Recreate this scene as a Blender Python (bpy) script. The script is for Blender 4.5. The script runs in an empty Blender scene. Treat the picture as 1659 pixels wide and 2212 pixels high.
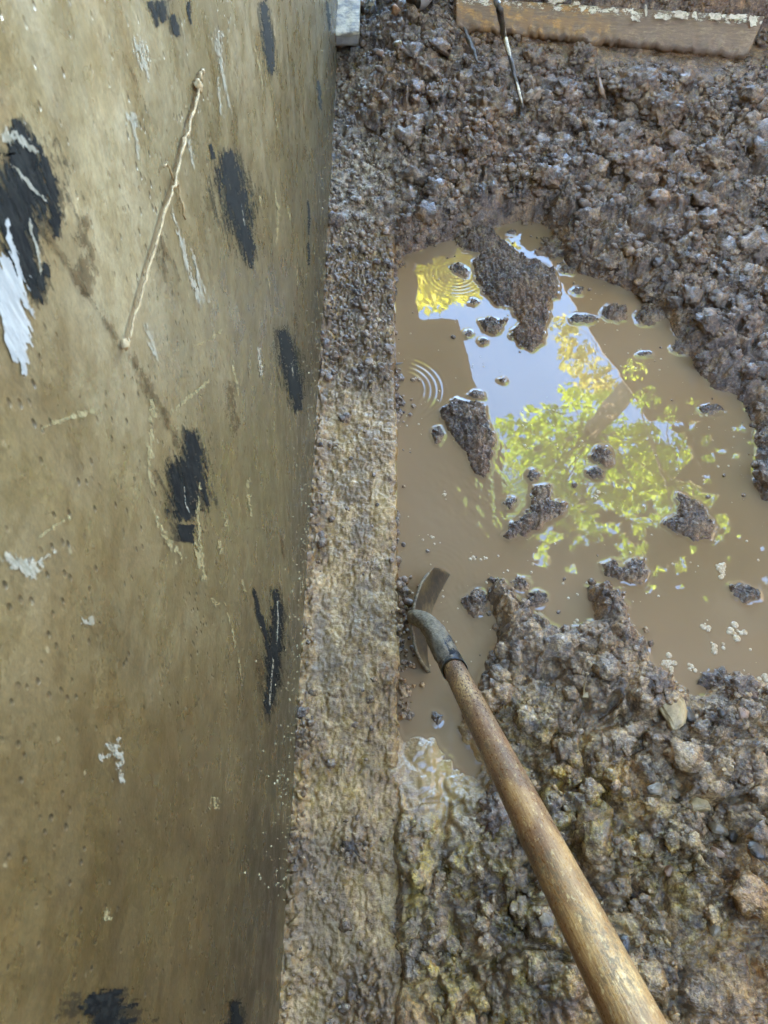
import bpy, bmesh, math, random
import numpy as np
from mathutils import Vector, Matrix, noise as mn
random.seed(7); rng = np.random.default_rng(11)
S = bpy.context.scene; COL = S.collection
R = math.radians
# ------------------------------------------------------------------ camera frame (display pixels 1659 x 2212)
H = 1.4; TH = R(58); FP = 1600.0
CF = np.array([0, math.cos(TH), -math.sin(TH)]); CU = np.array([0, math.sin(TH), math.cos(TH)]); CR = np.array([1., 0, 0])
C0 = np.array([0, 0, H])
ZW = -0.035           # water level
XW = -0.163           # wall face
XE = 0.025            # footing edge
def ray(px, py): return CF + CR*(px-829.5)/FP + CU*(1106-py)/FP
def onz(px, py, z=0.0):
    d = ray(px, py); t = (z-H)/d[2]; return C0 + d*t
def onwall(px, py):
    d = ray(px, py); t = XW/d[0]; return C0 + d*t
def atd(px, py, dep): return C0 + ray(px, py)*dep
def refl(px, py, h):   # where the ray mirrored in the puddle reaches height h
    p = onz(px, py, ZW); d = ray(px, py); d = np.array([d[0], d[1], -d[2]]); return p + d*((h-ZW)/d[2])

# ------------------------------------------------------------------ helpers
def mesh_np(name, V, F, mat=None, parent=None, smooth=True, uv=None, attrs=None):
    V = np.asarray(V, dtype=np.float32); F = np.asarray(F, dtype=np.int32)
    me = bpy.data.meshes.new(name); k = F.shape[1]
    me.vertices.add(len(V)); me.vertices.foreach_set('co', V.ravel())
    me.loops.add(F.size); me.loops.foreach_set('vertex_index', F.ravel())
    me.polygons.add(len(F)); me.polygons.foreach_set('loop_start', np.arange(0, F.size, k, dtype=np.int32))
    me.update(calc_edges=True)
    if smooth: me.polygons.foreach_set('use_smooth', np.ones(len(F), dtype=bool))
    if uv is not None:
        l = me.uv_layers.new(name='UVMap'); l.data.foreach_set('uv', np.asarray(uv, dtype=np.float32)[F.ravel()].ravel())
    for n, a in (attrs or {}).items():
        at = me.attributes.new(n, 'FLOAT', 'POINT'); at.data.foreach_set('value', np.asarray(a, dtype=np.float32))
    if mat: me.materials.append(mat)
    me.validate()
    o = bpy.data.objects.new(name, me); COL.objects.link(o)
    if parent: o.parent = parent
    return o
def tag(o, label=None, cat=None, group=None, kind=None):
    if label: o['label'] = label
    if cat: o['category'] = cat
    if group: o['group'] = group
    if kind: o['kind'] = kind
    return o
def empty(name, loc, label, cat, group=None):
    o = bpy.data.objects.new(name, None); o.location = loc; COL.objects.link(o); o.empty_display_size = .05
    return tag(o, label, cat, group)
def local(V, root): return np.asarray(V) - np.array(root.location)
def gridF(nu, nv):
    i = np.arange(nu-1)[:, None]*nv + np.arange(nv-1)[None, :]
    i = i.ravel(); return np.stack([i, i+nv, i+nv+1, i+1], 1)
def tube(path, rad, seg=12, cap=True, wob=0.0, flat=1.0):
    P = np.asarray(path, float); n = len(P); rad = np.broadcast_to(rad, (n,))
    T = np.gradient(P, axis=0); T /= np.linalg.norm(T, axis=1)[:, None]
    up = np.array([0.3, 0.2, 1.]) if abs(T[0][2]) < .9 else np.array([1., .2, 0])
    V = []
    a = np.linspace(0, 2*math.pi, seg, endpoint=False)
    for i in range(n):
        u = np.cross(T[i], up); u /= np.linalg.norm(u); v = np.cross(T[i], u)
        rr = rad[i]*(1+wob*(rng.random(seg)-.5))
        V.append(P[i] + (np.cos(a)*rr)[:, None]*u + (np.sin(a)*rr*flat)[:, None]*v)
    V = np.concatenate(V); F = []
    for i in range(n-1):
        for j in range(seg):
            F.append((i*seg+j, i*seg+(j+1) % seg, (i+1)*seg+(j+1) % seg, (i+1)*seg+j))
    if cap:
        V = np.vstack([V, P[0], P[-1]]); c0, c1 = len(V)-2, len(V)-1
        for j in range(seg):
            F.append((c0, (j+1) % seg, j, j)); F.append((c1, (n-1)*seg+j, (n-1)*seg+(j+1) % seg, (n-1)*seg+(j+1) % seg))
    return V, F
def mesh_py(name, V, F, mat, parent=None, smooth=True):
    me = bpy.data.meshes.new(name); me.from_pydata([tuple(map(float, v)) for v in V], [], [tuple(dict.fromkeys(map(int, f))) for f in F]); me.update()
    if smooth: me.polygons.foreach_set('use_smooth', [True]*len(me.polygons))
    me.materials.append(mat); o = bpy.data.objects.new(name, me); COL.objects.link(o)
    if parent: o.parent = parent
    return o

# ------------------------------------------------------------------ numpy noise
def h2(ix, iy, s):
    n = (ix.astype(np.int64)*374761393 + iy.astype(np.int64)*668265263 + s*974634777) & 0xffffffff
    n = ((n ^ (n >> 13))*1274126177) & 0xffffffff
    n = ((n ^ (n >> 16))*2246822519) & 0xffffffff
    return ((n ^ (n >> 15)) & 0xffffff)/float(0xffffff)
def vn(x, y, s=0):
    ix = np.floor(x); iy = np.floor(y); fx = x-ix; fy = y-iy
    fx = fx*fx*fx*(fx*(fx*6-15)+10); fy = fy*fy*fy*(fy*(fy*6-15)+10)
    a = h2(ix, iy, s); b = h2(ix+1, iy, s); c = h2(ix, iy+1, s); d = h2(ix+1, iy+1, s)
    return (a*(1-fx)+b*fx)*(1-fy)+(c*(1-fx)+d*fx)*fy
def fbm(x, y, s=0, o=4, g=.5):
    r = 0; a = 1; t = 0
    for k in range(o):
        r = r + a*vn(x*2**k+17.3*k, y*2**k-9.1*k, s+k); t += a; a *= g
    return r/t
def cell(x, y, s=0):
    """cellular clods: F1, F2, a random value of the nearest cell and the tilt of its top"""
    ix = np.floor(x); iy = np.floor(y)
    f1 = np.full(x.shape, 9.); f2 = np.full(x.shape, 9.); rv = np.zeros(x.shape); ti = np.zeros(x.shape)
    for dx in (-1, 0, 1):
        for dy in (-1, 0, 1):
            cx = ix+dx; cy = iy+dy
            ox = x-(cx+.1+.8*h2(cx, cy, s+1)); oy = y-(cy+.1+.8*h2(cx, cy, s+2))
            d = np.hypot(ox, oy); m = d < f1
            f2 = np.where(m, f1, np.minimum(f2, d)); rv = np.where(m, h2(cx, cy, s+3), rv)
            ti = np.where(m, ox*(h2(cx, cy, s+4)-.5)+oy*(h2(cx, cy, s+5)-.5), ti); f1 = np.where(m, d, f1)
    return f1, f2, rv, ti
def lumps(x, y, size, s, warp=.35, cw=.28, tilt=1.1):
    """clods of about `size` metres: tilted blocks with crevices between, each at its own height (about 0..1)"""
    X = x/size; Y = y/size
    X = X + warp*(fbm(X*1.7+5, Y*1.7, s+50, 3)-.5)*2; Y = Y + warp*(fbm(X*1.7-8, Y*1.7+3, s+60, 3)-.5)*2
    f1, f2, rv, ti = cell(X, Y, s)
    dome = np.clip(1-(f1/.98)**3, 0, 1); crev = np.clip((f2-f1)/cw, 0, 1)
    crev = crev*crev*(3-2*crev)
    return (dome*.42+rv*.5+ti*tilt+.06)*(.2+.8*crev)
def sst(a, b, x):
    t = np.clip((x-a)/(b-a), 0, 1); return t*t*(3-2*t)
def sdist(P, poly):
    """signed distance of points (n,2) to a polygon, positive inside"""
    n = len(poly); d = np.full(len(P), 1e9); ins = np.zeros(len(P), bool)
    for i in range(n):
        a = poly[i]; b = poly[(i+1) % n]; e = b-a; L = max(e@e, 1e-12)
        w = P-a; t = np.clip(w@e/L, 0, 1); q = w-t[:, None]*e
        d = np.minimum(d, (q**2).sum(1))
        c = ((a[1] > P[:, 1]) != (b[1] > P[:, 1]))
        with np.errstate(divide='ignore', invalid='ignore'):
            xs = (b[0]-a[0])*(P[:, 1]-a[1])/(b[1]-a[1])+a[0]
        ins ^= c & (P[:, 0] < xs)
    return np.sqrt(d)*np.where(ins, 1, -1)

# ------------------------------------------------------------------ node helpers
class M:
    def __init__(s, name):
        s.m = bpy.data.materials.new(name); s.m.use_nodes = True; s.t = s.m.node_tree; s.t.nodes.clear()
        s.o = s.n('ShaderNodeOutputMaterial'); s.b = s.n('ShaderNodeBsdfPrincipled'); s.l(s.b.outputs[0], s.o.inputs[0])
        s.tc = s.n('ShaderNodeTexCoord').outputs['Object']
    def n(s, t, **k):
        q = s.t.nodes.new(t)
        for a, v in k.items(): setattr(q, a, v)
        return q
    def l(s, a, b): s.t.links.new(a, b)
    def put(s, sock, v):
        if hasattr(v, 'is_output'): s.l(v, sock)
        elif isinstance(v, (tuple, list)) and len(v) == 3 and sock.type == 'RGBA': sock.default_value = (*v, 1)
        else: sock.default_value = v
    def set(s, **k):
        for a, v in k.items():
            if a == 'Base_Color' and hasattr(v, 'is_output'): v = s.mix(1., v, (1.13, 1., .79), 'MULTIPLY')
            s.put(s.b.inputs[a.replace('_', ' ')], v)
    def scale(s, v, co=None):
        q = s.n('ShaderNodeMapping'); s.l(co or s.tc, q.inputs[0]); q.inputs['Scale'].default_value = v; return q.outputs[0]
    def noise(s, sc, det=4, rough=.55, co=None, dist=0., dim='3D'):
        q = s.n('ShaderNodeTexNoise'); q.noise_dimensions = dim; s.l(co or s.tc, q.inputs['Vector'])
        q.inputs['Scale'].default_value = sc; q.inputs['Detail'].default_value = det; q.inputs['Roughness'].default_value = rough
        q.inputs['Distortion'].default_value = dist; return q.outputs[0]
    def vor(s, sc, co=None, feat='F1', out='Distance', rnd=1.):
        q = s.n('ShaderNodeTexVoronoi'); q.feature = feat; s.l(co or s.tc, q.inputs['Vector']); q.inputs['Scale'].default_value = sc
        q.inputs['Randomness'].default_value = rnd; return q.outputs[out]
    def ramp(s, v, stops, interp='LINEAR'):
        q = s.n('ShaderNodeValToRGB'); s.l(v, q.inputs[0]); e = q.color_ramp.elements; q.color_ramp.interpolation = interp
        while len(e) < len(stops): e.new(.5)
        for i, (p, c) in enumerate(stops):
            e[i].position = p; e[i].color = (*c, 1) if isinstance(c, tuple) else (c, c, c, 1)
        return q.outputs[0]
    def mr(s, v, a, b, c=0., d=1., smooth=True):
        q = s.n('ShaderNodeMapRange'); q.interpolation_type = 'SMOOTHSTEP' if smooth else 'LINEAR'
        s.l(v, q.inputs[0]); q.inputs[1].default_value = a; q.inputs[2].default_value = b; q.inputs[3].default_value = c; q.inputs[4].default_value = d
        return q.outputs[0]
    def ma(s, op, a, b=0., c=0., clamp=False):
        q = s.n('ShaderNodeMath', operation=op, use_clamp=clamp); s.put(q.inputs[0], a); s.put(q.inputs[1], b); s.put(q.inputs[2], c); return q.outputs[0]
    def mix(s, f, a, b, mode='MIX'):
        q = s.n('ShaderNodeMix', data_type='RGBA', blend_type=mode); s.put(q.inputs[0], f); s.put(q.inputs[6], a); s.put(q.inputs[7], b); return q.outputs[2]
    def attr(s, n): q = s.n('ShaderNodeAttribute', attribute_name=n); return q.outputs['Fac']
    def bump(s, h, dist=.002, st=1., nrm=None):
        q = s.n('ShaderNodeBump'); s.l(h, q.inputs['Height']); q.inputs['Distance'].default_value = dist; q.inputs['Strength'].default_value = st
        if nrm: s.l(nrm, q.inputs['Normal'])
        s.l(q.outputs[0], s.b.inputs['Normal']); return q.outputs[0]
    def sep(s, co=None):
        q = s.n('ShaderNodeSeparateXYZ'); s.l(co or s.tc, q.inputs[0]); return q.outputs

def mud_mat(name, dark=(.034, .020, .011), mid=(.158, .104, .064), lite=(.50, .34, .19), gloss=(.10, .42), fine=1.0, moss=True):
    m = M(name)
    a = m.noise(2.6, 4, .6); b = m.noise(22, 5, .65); c = m.noise(150, 4, .7)
    col = m.ramp(m.ma('ADD', m.ma('MULTIPLY', b, .55), m.ma('MULTIPLY', c, .45)), [(.36, dark), (.5, mid), (.66, lite)])
    hue = m.ramp(a, [(.35, (.95, .93, 1.0)), (.5, (1, 1, .98)), (.62, (1.14, 1.0, .84))])
    col = m.mix(1., col, hue, 'MULTIPLY')
    grain = m.vor(260, out='Color'); gs = m.n('ShaderNodeSeparateColor'); m.l(grain, gs.inputs[0])
    col = m.mix(m.mr(gs.outputs[0], .90, .99, 0, .35), col, (.42, .35, .26))
    pur = m.mr(m.noise(5.5, 3, .5), .60, .74, 0, .5)
    col = m.mix(pur, col, m.mix(1., col, (.80, .74, .92), 'MULTIPLY'))
    if moss:
        mo = m.ma('MULTIPLY', m.attr('moss'), m.mr(m.noise(30, 4, .6), .38, .66))
        col = m.mix(m.ma('MULTIPLY', mo, .9), col, m.mix(1., col, (1.04, 1.08, .34), 'MULTIPLY'))
        chalk = m.ma('MULTIPLY', m.attr('chalk'), m.mr(m.noise(45, 5, .7), .42, .66))
        col = m.mix(chalk, col, (.60, .48, .34))
        slick = m.attr('slick')
        col = m.mix(m.ma('MULTIPLY', slick, .9, clamp=True), col, (.27, .185, .095))
    if moss:
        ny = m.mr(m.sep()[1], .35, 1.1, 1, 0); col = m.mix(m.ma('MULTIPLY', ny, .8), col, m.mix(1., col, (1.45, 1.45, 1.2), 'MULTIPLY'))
    m.set(Base_Color=col)
    g = m.mr(m.noise(9, 4, .6), .38, .62, gloss[0], gloss[1])
    if moss: g = m.ma('SUBTRACT', g, m.ma('MULTIPLY', m.attr('slick'), .45), clamp=True)
    m.set(Roughness=g); m.b.inputs['Specular IOR Level'].default_value = .85
    hgt = m.ma('ADD', m.ma('MULTIPLY', m.noise(260, 3, .6), .8), m.ma('MULTIPLY', m.noise(90, 4, .6), 1.3))
    m.bump(hgt, .0045*fine, 1.0)
    if moss:
        bn = [q for q in m.t.nodes if q.type == 'BUMP'][0]; m.put(bn.inputs['Strength'], m.ma('SUBTRACT', 1., m.ma('MULTIPLY', m.attr('slick'), .9), clamp=True))
    return m.m
MUD = mud_mat('wet_mud')
MUD_DRY = mud_mat('crumbly_mud', (.045, .027, .015), (.170, .108, .062), (.48, .33, .185), (.18, .5), moss=False)
MUD_WET = mud_mat('soaked_mud', (.040, .024, .013), (.125, .080, .045), (.33, .225, .125), (.12, .4), moss=False)

def footing_mat():
    m = M('wet_concrete')
    b = m.noise(14, 5, .65); c = m.noise(120, 5, .75); a = m.noise(5, 4, .6)
    col = m.ramp(m.ma('ADD', m.ma('MULTIPLY', b, .5), m.ma('MULTIPLY', c, .5)), [(.38, (.11, .060, .020)), (.49, (.31, .192, .076)), (.64, (.64, .44, .20))])
    col = m.mix(m.mr(a, .50, .62, 0, .75), col, m.mix(1., col, (.60, .56, .54), 'MULTIPLY'))
    sm = m.noise(9, 5, .62, co=m.scale((1.6, .7, 1)), dist=.8); col = m.mix(m.mr(sm, .50, .60, 0, .7), col, (.20, .135, .068)); col = m.mix(m.mr(sm, .46, .36, 0, .45), col, (.56, .39, .17))
    mo = m.ma('MULTIPLY', m.attr('moss'), m.mr(m.noise(20, 4, .6), .42, .64))
    col = m.mix(m.ma('MULTIPLY', mo, .6), col, m.mix(1., col, (1.1, 1.05, .40), 'MULTIPLY'))
    chalk = m.ma('MULTIPLY', m.attr('chalk'), m.mr(m.noise(45, 5, .7), .40, .62))
    col = m.mix(chalk, col, (.66, .53, .36))
    dk = m.ma('MULTIPLY', m.attr('soil'), m.mr(m.noise(40, 4, .6), .35, .55))
    col = m.mix(dk, col, (.15, .10, .062))
    m.set(Base_Color=col, Roughness=m.mr(m.noise(12, 4, .6), .36, .64, .07, .34)); m.b.inputs['Specular IOR Level'].default_value = .5
    m.bump(m.ma('ADD', m.noise(300, 3, .6), m.ma('MULTIPLY', m.noise(70, 4, .65), 1.5)), .0018, 1.)
    return m.m
FOOT = footing_mat()

def water_mat():
    m = M('muddy_water')
    a = m.noise(1.6, 3, .5); 
    col = m.ramp(a, [(.35, (.226, .156, .088)), (.65, (.264, .188, .120))])
    sp = m.mr(m.vor(55), .03, .07, .45, 0)
    spm = m.mr(m.noise(4, 3, .5), .5, .65)
    col = m.mix(m.ma('MULTIPLY', sp, spm), col, (.42, .37, .28))
    m.set(Base_Color=col, Roughness=.012, IOR=1.68)
    m.bump(m.ma('ADD', m.noise(7, 2, .5), m.ma('MULTIPLY', m.noise(40, 2, .5), .06)), .0003, 1.)
    return m.m
WATER = water_mat()

def wall_mat():
    m = M('stained_render')
    s = m.sep()
    st = m.scale((1, 1, .25))
    big = m.noise(3.2, 5, .6); streak = m.noise(26, 5, .65, co=m.scale((1, 1, .12))); mot = m.noise(38, 5, .7)
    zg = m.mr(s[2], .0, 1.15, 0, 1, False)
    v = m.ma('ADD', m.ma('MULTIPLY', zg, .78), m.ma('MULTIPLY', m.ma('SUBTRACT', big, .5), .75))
    col = m.ramp(v, [(.0, (.044, .032, .011)), (.28, (.080, .060, .022)), (.58, (.142, .110, .052)), (.82, (.250, .205, .122)), (1.0, (.43, .365, .25))])  # olive tint of foliage light painted into the colour, paler upwards
    col = m.mix(m.mr(streak, .35, .7, 0, .5), col, m.mix(1., col, (1.22, 1.2, 1.12), 'MULTIPLY'))
    col = m.mix(m.mr(mot, .42, .62, 0, .7), col, m.mix(1., col, (.70, .64, .52), 'MULTIPLY'))
    br = m.ma('MULTIPLY', m.mr(m.noise(7, 4, .6), .54, .68), .45)
    col = m.mix(br, col, m.mix(1., col, (1.06, .92, .74), 'MULTIPLY'))
    dk = m.ma('MULTIPLY', m.mr(m.ma('ADD', s[1], m.ma('MULTIPLY', m.ma('SUBTRACT', m.noise(6, 5, .65), .5), .9)), .0, .55, 1, 0), .85)  # shade of the person at the camera, painted as a brown darkening
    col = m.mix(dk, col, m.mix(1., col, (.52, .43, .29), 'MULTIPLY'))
    # pits and grit
    pv = m.n('ShaderNodeTexVoronoi'); m.l(m.scale((1, 1, .6)), pv.inputs['Vector']); pv.inputs['Scale'].default_value = 150
    ps = m.n('ShaderNodeSeparateColor'); m.l(pv.outputs['Color'], ps.inputs[0])
    pit = m.ma('MULTIPLY', m.mr(pv.outputs['Distance'], .12, .34, 1, 0), m.mr(m.ma('ADD', ps.outputs[0], m.ma('MULTIPLY', m.noise(10, 3, .5), .5)), .86, .98, 0, 1))
    col = m.mix(m.ma('MULTIPLY', pit, .8), col, (.045, .034, .018))
    gr = m.ma('MULTIPLY', m.mr(pv.outputs['Distance'], .10, .30, 1, 0), m.mr(ps.outputs[1], .965, .985))
    grl = m.ma('MULTIPLY', gr, m.mr(s[2], .0, .75, 1.0, .25))
    col = m.mix(grl, col, (.50, .43, .27))
    p2 = m.n('ShaderNodeTexVoronoi'); m.l(m.scale((1, 1, .7)), p2.inputs['Vector']); p2.inputs['Scale'].default_value = 330
    q2 = m.n('ShaderNodeSeparateColor'); m.l(p2.outputs['Color'], q2.inputs[0])
    pit2 = m.ma('MULTIPLY', m.mr(p2.outputs['Distance'], .15, .42, 1, 0), m.mr(m.ma('ADD', q2.outputs[0], m.ma('MULTIPLY', m.noise(9, 3, .6), .6)), .95, 1.08))
    col = m.mix(m.ma('MULTIPLY', pit2, .6), col, (.06, .042, .018))
    gn = m.noise(420, 3, .8, co=m.scale((1, 1, .5))); col = m.mix(.55, col, m.mix(1., col, m.ramp(gn, [(.36, .62), (.64, 1.38)]), 'MULTIPLY'))
    glint_vor = m.n('ShaderNodeTexVoronoi'); m.l(m.scale((1, 1, .5)), glint_vor.inputs['Vector']); glint_vor.inputs['Scale'].default_value = 125; glint_vor.inputs['Randomness'].default_value = .12
    glint_mask = m.ma('MULTIPLY', m.mr(s[1], .10, .0, 0, 1), m.mr(m.noise(14, 3, .6), .40, .60))
    mesh_glint = m.ma('MULTIPLY', m.mr(glint_vor.outputs['Distance'], .24, .44, 1, 0), glint_mask)
    col = m.mix(m.ma('MULTIPLY', mesh_glint, .85), col, m.mix(1., col, (2.1, 2.1, 2.0), 'MULTIPLY'))  # rows of pale ellipses: a wire mesh's reflection painted into the colour
    # splashed dirt band along the base
    nb = m.noise(30, 5, .7, co=m.scale((1, 1, .18)))
    band = m.mr(m.ma('ADD', s[2], m.ma('MULTIPLY', m.ma('SUBTRACT', nb, .5), .34)), .0, .17, 1, 0)
    col = m.mix(m.ma('MULTIPLY', band, .62), col, m.ramp(m.noise(120, 4, .7), [(.35, (.055, .042, .018)), (.55, (.14, .108, .048)), (.72, (.30, .25, .14))]))
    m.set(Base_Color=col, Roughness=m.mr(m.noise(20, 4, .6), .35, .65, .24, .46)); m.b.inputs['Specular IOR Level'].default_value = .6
    h = m.ma('ADD', m.ma('MULTIPLY', m.noise(110, 4, .7), .8), m.ma('SUBTRACT', m.ma('MULTIPLY', grl, .8), m.ma('MULTIPLY', pit, 1.4)))
    h = m.ma('ADD', h, m.ma('MULTIPLY', band, m.noise(160, 3, .6)))
    m.bump(h, .0012, .8)
    return m.m
WALL = wall_mat()

def smear_mat(name, c1, c2, rough=.7, sc=260, st=.3, alpha=1.):
    m = M(name); n = m.noise(sc, 5, .75, co=m.scale((1, 1, st)))
    m.set(Base_Color=m.ramp(n, [(.44, c1), (.60, c2)]), Roughness=rough, Alpha=alpha); m.b.inputs['Specular IOR Level'].default_value = .12
    m.bump(m.noise(420, 3, .6, co=m.scale((1, 1, .5))), .0006, .8); return m.m
BLACK = smear_mat('black_tar', (.004, .0042, .004), (.016, .0165, .015), .8)
WHITE = smear_mat('white_scuff', (.30, .28, .22), (.50, .48, .42), .85, alpha=.6)
PALE = smear_mat('pale_scratch', (.26, .215, .11), (.46, .40, .23), .85, alpha=.55)
BLUEW = smear_mat('white_paint', (.34, .35, .36), (.48, .485, .49), .5, 300, .12, .8)
HALO = smear_mat('thin_tar_film', (.012, .012, .010), (.03, .03, .025), .8, alpha=.42)
BROWN = smear_mat('brown_stain', (.06, .038, .016), (.13, .085, .04), .7, alpha=.5)
def simple(name, stops, sc=40, rough=.6, bump=.001, bs=200, co=(1, 1, 1), spec=.5, metal=0.):
    m = M(name); c = m.scale(co)
    m.set(Base_Color=m.ramp(m.noise(sc, 5, .68, co=c), stops), Roughness=rough, Metallic=metal); m.b.inputs['Specular IOR Level'].default_value = spec
    m.bump(m.noise(bs, 4, .65, co=c), bump, 1.); return m.m
STONE_P = simple('pale_stone', [(.35, (.24, .175, .085)), (.6, (.46, .345, .18))], 60, .45, .0012, 160)
STONE_G = simple('grey_stone', [(.35, (.11, .085, .055)), (.65, (.27, .215, .14))], 50, .35, .0012, 160)
STONE_D = simple('dark_stone', [(.35, (.034, .027, .02)), (.65, (.10, .078, .056))], 60, .3, .001, 200)
STONE_R = simple('pinkish_stone', [(.35, (.22, .135, .085)), (.65, (.38, .25, .165))], 60, .4, .001, 160)
STRAW = simple('dry_stem', [(.35, (.20, .13, .06)), (.6, (.46, .34, .18))], 180, .7, .001, 400)
BONE = simple('bleached_wood', [(.35, (.45, .38, .28)), (.6, (.85, .80, .70))], 120, .6, .0008, 300)
DARKW = simple('dark_wet_bark', [(.35, (.035, .027, .02)), (.65, (.12, .09, .065))], 90, .5, .001, 300)
TERRA = simple('terracotta', [(.4, (.38, .20, .10)), (.65, (.55, .33, .18))], 90, .6, .001, 200)
LEAFY = simple('yellow_leaf', [(.4, (.55, .55, .04)), (.6, (.75, .72, .08))], 90, .5, .0005, 200)

# ------------------------------------------------------------------ outlines traced on the water level
def poly(px): return np.array([onz(a, b, ZW)[:2] for a, b in px])
POOL = poly([(835,575),(862,562),(880,548),(905,540),(945,530),(985,520),(1050,500),(1095,485),(1140,475),(1178,476),(1198,500),(1205,545),(1225,578),
 (1260,590),(1300,600),(1345,618),(1380,640),(1425,665),(1450,690),(1465,720),(1480,755),(1500,795),(1540,830),(1580,850),(1610,865),
 (1625,900),(1630,940),(1640,990),(1630,1050),(1645,1080),(1700,1095),(1830,1150),(1900,1300),(1850,1440),(1700,1490),(1652,1496),(1600,1500),(1555,1478),
 (1504,1500),(1468,1488),(1422,1460),(1393,1438),(1388,1373),(1357,1334),(1338,1285),(1300,1268),(1274,1276),(1276,1308),(1285,1341),(1263,1348),(1198,1357),
 (1159,1332),(1120,1318),(1090,1275),(1070,1266),(1066,1300),(1072,1355),(1077,1394),(1058,1435),(1055,1461),(1029,1480),(1000,1530),(985,1575),(1010,1610),
 (1040,1650),(1030,1690),(985,1660),(940,1600),(905,1600),(885,1650),(845,1640),(835,1500),(835,1000)])
def circ(x, y, rx, ry=None, k=9, a=0):
    ry = ry or rx; return [(x+rx*math.cos(t)*(1+.18*math.sin(3*t+x)), y+ry*math.sin(t)*(1+.15*math.cos(2*t+y))) for t in [2*math.pi*i/k+a for i in range(k)]]
ISL = [
 ([(975,530),(992,497),(1050,488),(1085,525),(1125,556),(1165,562),(1198,580),(1210,615),(1205,640),(1188,665),(1178,700),(1172,735),(1140,756),(1112,745),(1100,725),(1115,700),(1110,665),(1075,665),(1045,640),(1030,605),(1022,570),(1035,548),(1000,540)], .05, 'big ragged dark mud mass reaching down from the far bank into the sky reflection'),
 ([(970,578),(992,570),(1015,585),(1008,600),(985,592)], .012, 'small flat mud lump in the yellow reflection at the far left of the puddle'),
 ([(1035,692),(1060,685),(1090,697),(1085,714),(1068,726),(1045,716)], .018, 'mud lump with a nibbled edge alone in the blue sky reflection'),
 (circ(1024,652,13,9), .008, 'tiny mud crumb in the blue reflection just left of the big mud mass'),
 (circ(1012,722,12,9), .008, 'tiny mud crumb beside the edge of the brown post reflection'),
 (circ(1046,738,11,7), .007, 'tiny mud crumb just below the nibbled lump in the blue reflection'),
 (circ(1085,823,9,7), .006, 'smallest mud crumb, alone in the middle of the blue reflection'),
 ([(950,880),(985,862),(1020,865),(1050,880),(1060,905),(1075,935),(1072,975),(1062,1010),(1040,1033),(1018,1022),(1005,980),(985,950),(970,925),(952,905)], .045, 'long dark mud lump between the ripple rings and the green leaf reflection'),
 (circ(945,940,17,20), .012, 'little wet mud bump at the left foot of the long dark lump'),
 (circ(1030,852,20,9), .008, 'flat mud crumb above the top of the long dark lump'),
 (circ(1300,985,26,22), .022, 'round dark mud lump on the green leaf reflection'),
 (circ(1287,1022,20,14), .014, 'small mud lump touching the foot of the round one in the green reflection'),
 (circ(1150,1028,16,13), .014, 'small shiny mud lump just above the three-armed mud lump'),
 ([(1145,1045),(1190,1050),(1195,1080),(1225,1090),(1220,1110),(1190,1125),(1170,1142),(1135,1160),(1100,1170),(1085,1160),(1095,1135),(1128,1115),(1145,1090)], .035, 'three-armed dark mud lump at the lower edge of the green reflection'),
 (circ(1102,1088,13,15), .010, 'small oval mud lump left of the three-armed one'),
 ([(1463,1063),(1480,1068),(1505,1085),(1530,1110),(1546,1140),(1535,1167),(1500,1170),(1465,1155),(1430,1135),(1440,1118),(1462,1110)], .028, 'triangular mud lump with a bright wet rim in the right of the puddle'),
 ([(1290,1215),(1320,1212),(1345,1222),(1365,1205),(1392,1205),(1400,1240),(1390,1267),(1360,1264),(1310,1245)], .026, 'bean-shaped mud lump in the open water below the triangular lump'),
 ([(1575,1265),(1600,1260),(1640,1275),(1642,1295),(1600,1302),(1580,1285)], .018, 'low double mud lump near the right edge of the photograph'),
 (circ(1028,1303,32,31,11), .030, 'round crumbly mud lump in the water right of the shovel blade'),
 (circ(1125,1262,22,20), .022, 'knob of mud off the tip of the near mud spit'),
 (circ(1160,1297,25,20), .018, 'knob of mud just right of the near mud spit'),
 (circ(1330,677,30,21), .024, 'round mud lump by the far bank, left of a pair'),
 (circ(1402,681,34,23), .026, 'round mud lump by the far bank, right of a pair'),
 (circ(1258,690,32,12), .012, 'row of low broken mud crumbs above the slanted beam reflection'),
 (circ(1225,583,18,11), .010, 'mud crumb off the far bank right of the big mud mass'),
 (circ(1395,766,17,7), .008, 'low wet mud crumb alone in brown water near the far right bank'),
 (circ(1475,752,28,17), .020, 'mud lump touching the right bank of the puddle'),
 (circ(1105,502,12,7), .008, 'mud crumb in the far tip of the puddle'),
 (circ(1535,886,26,13), .012, 'low cluster of muddy crumbs in the puddle under the right bank'),
 (circ(1250,628,14,11), .008, 'mud crumb between the big mud mass and the far right bank'),
 (circ(945,1550,16,12), .010, 'shiny mud crumb in the shallows left of the shovel handle'),
]

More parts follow.
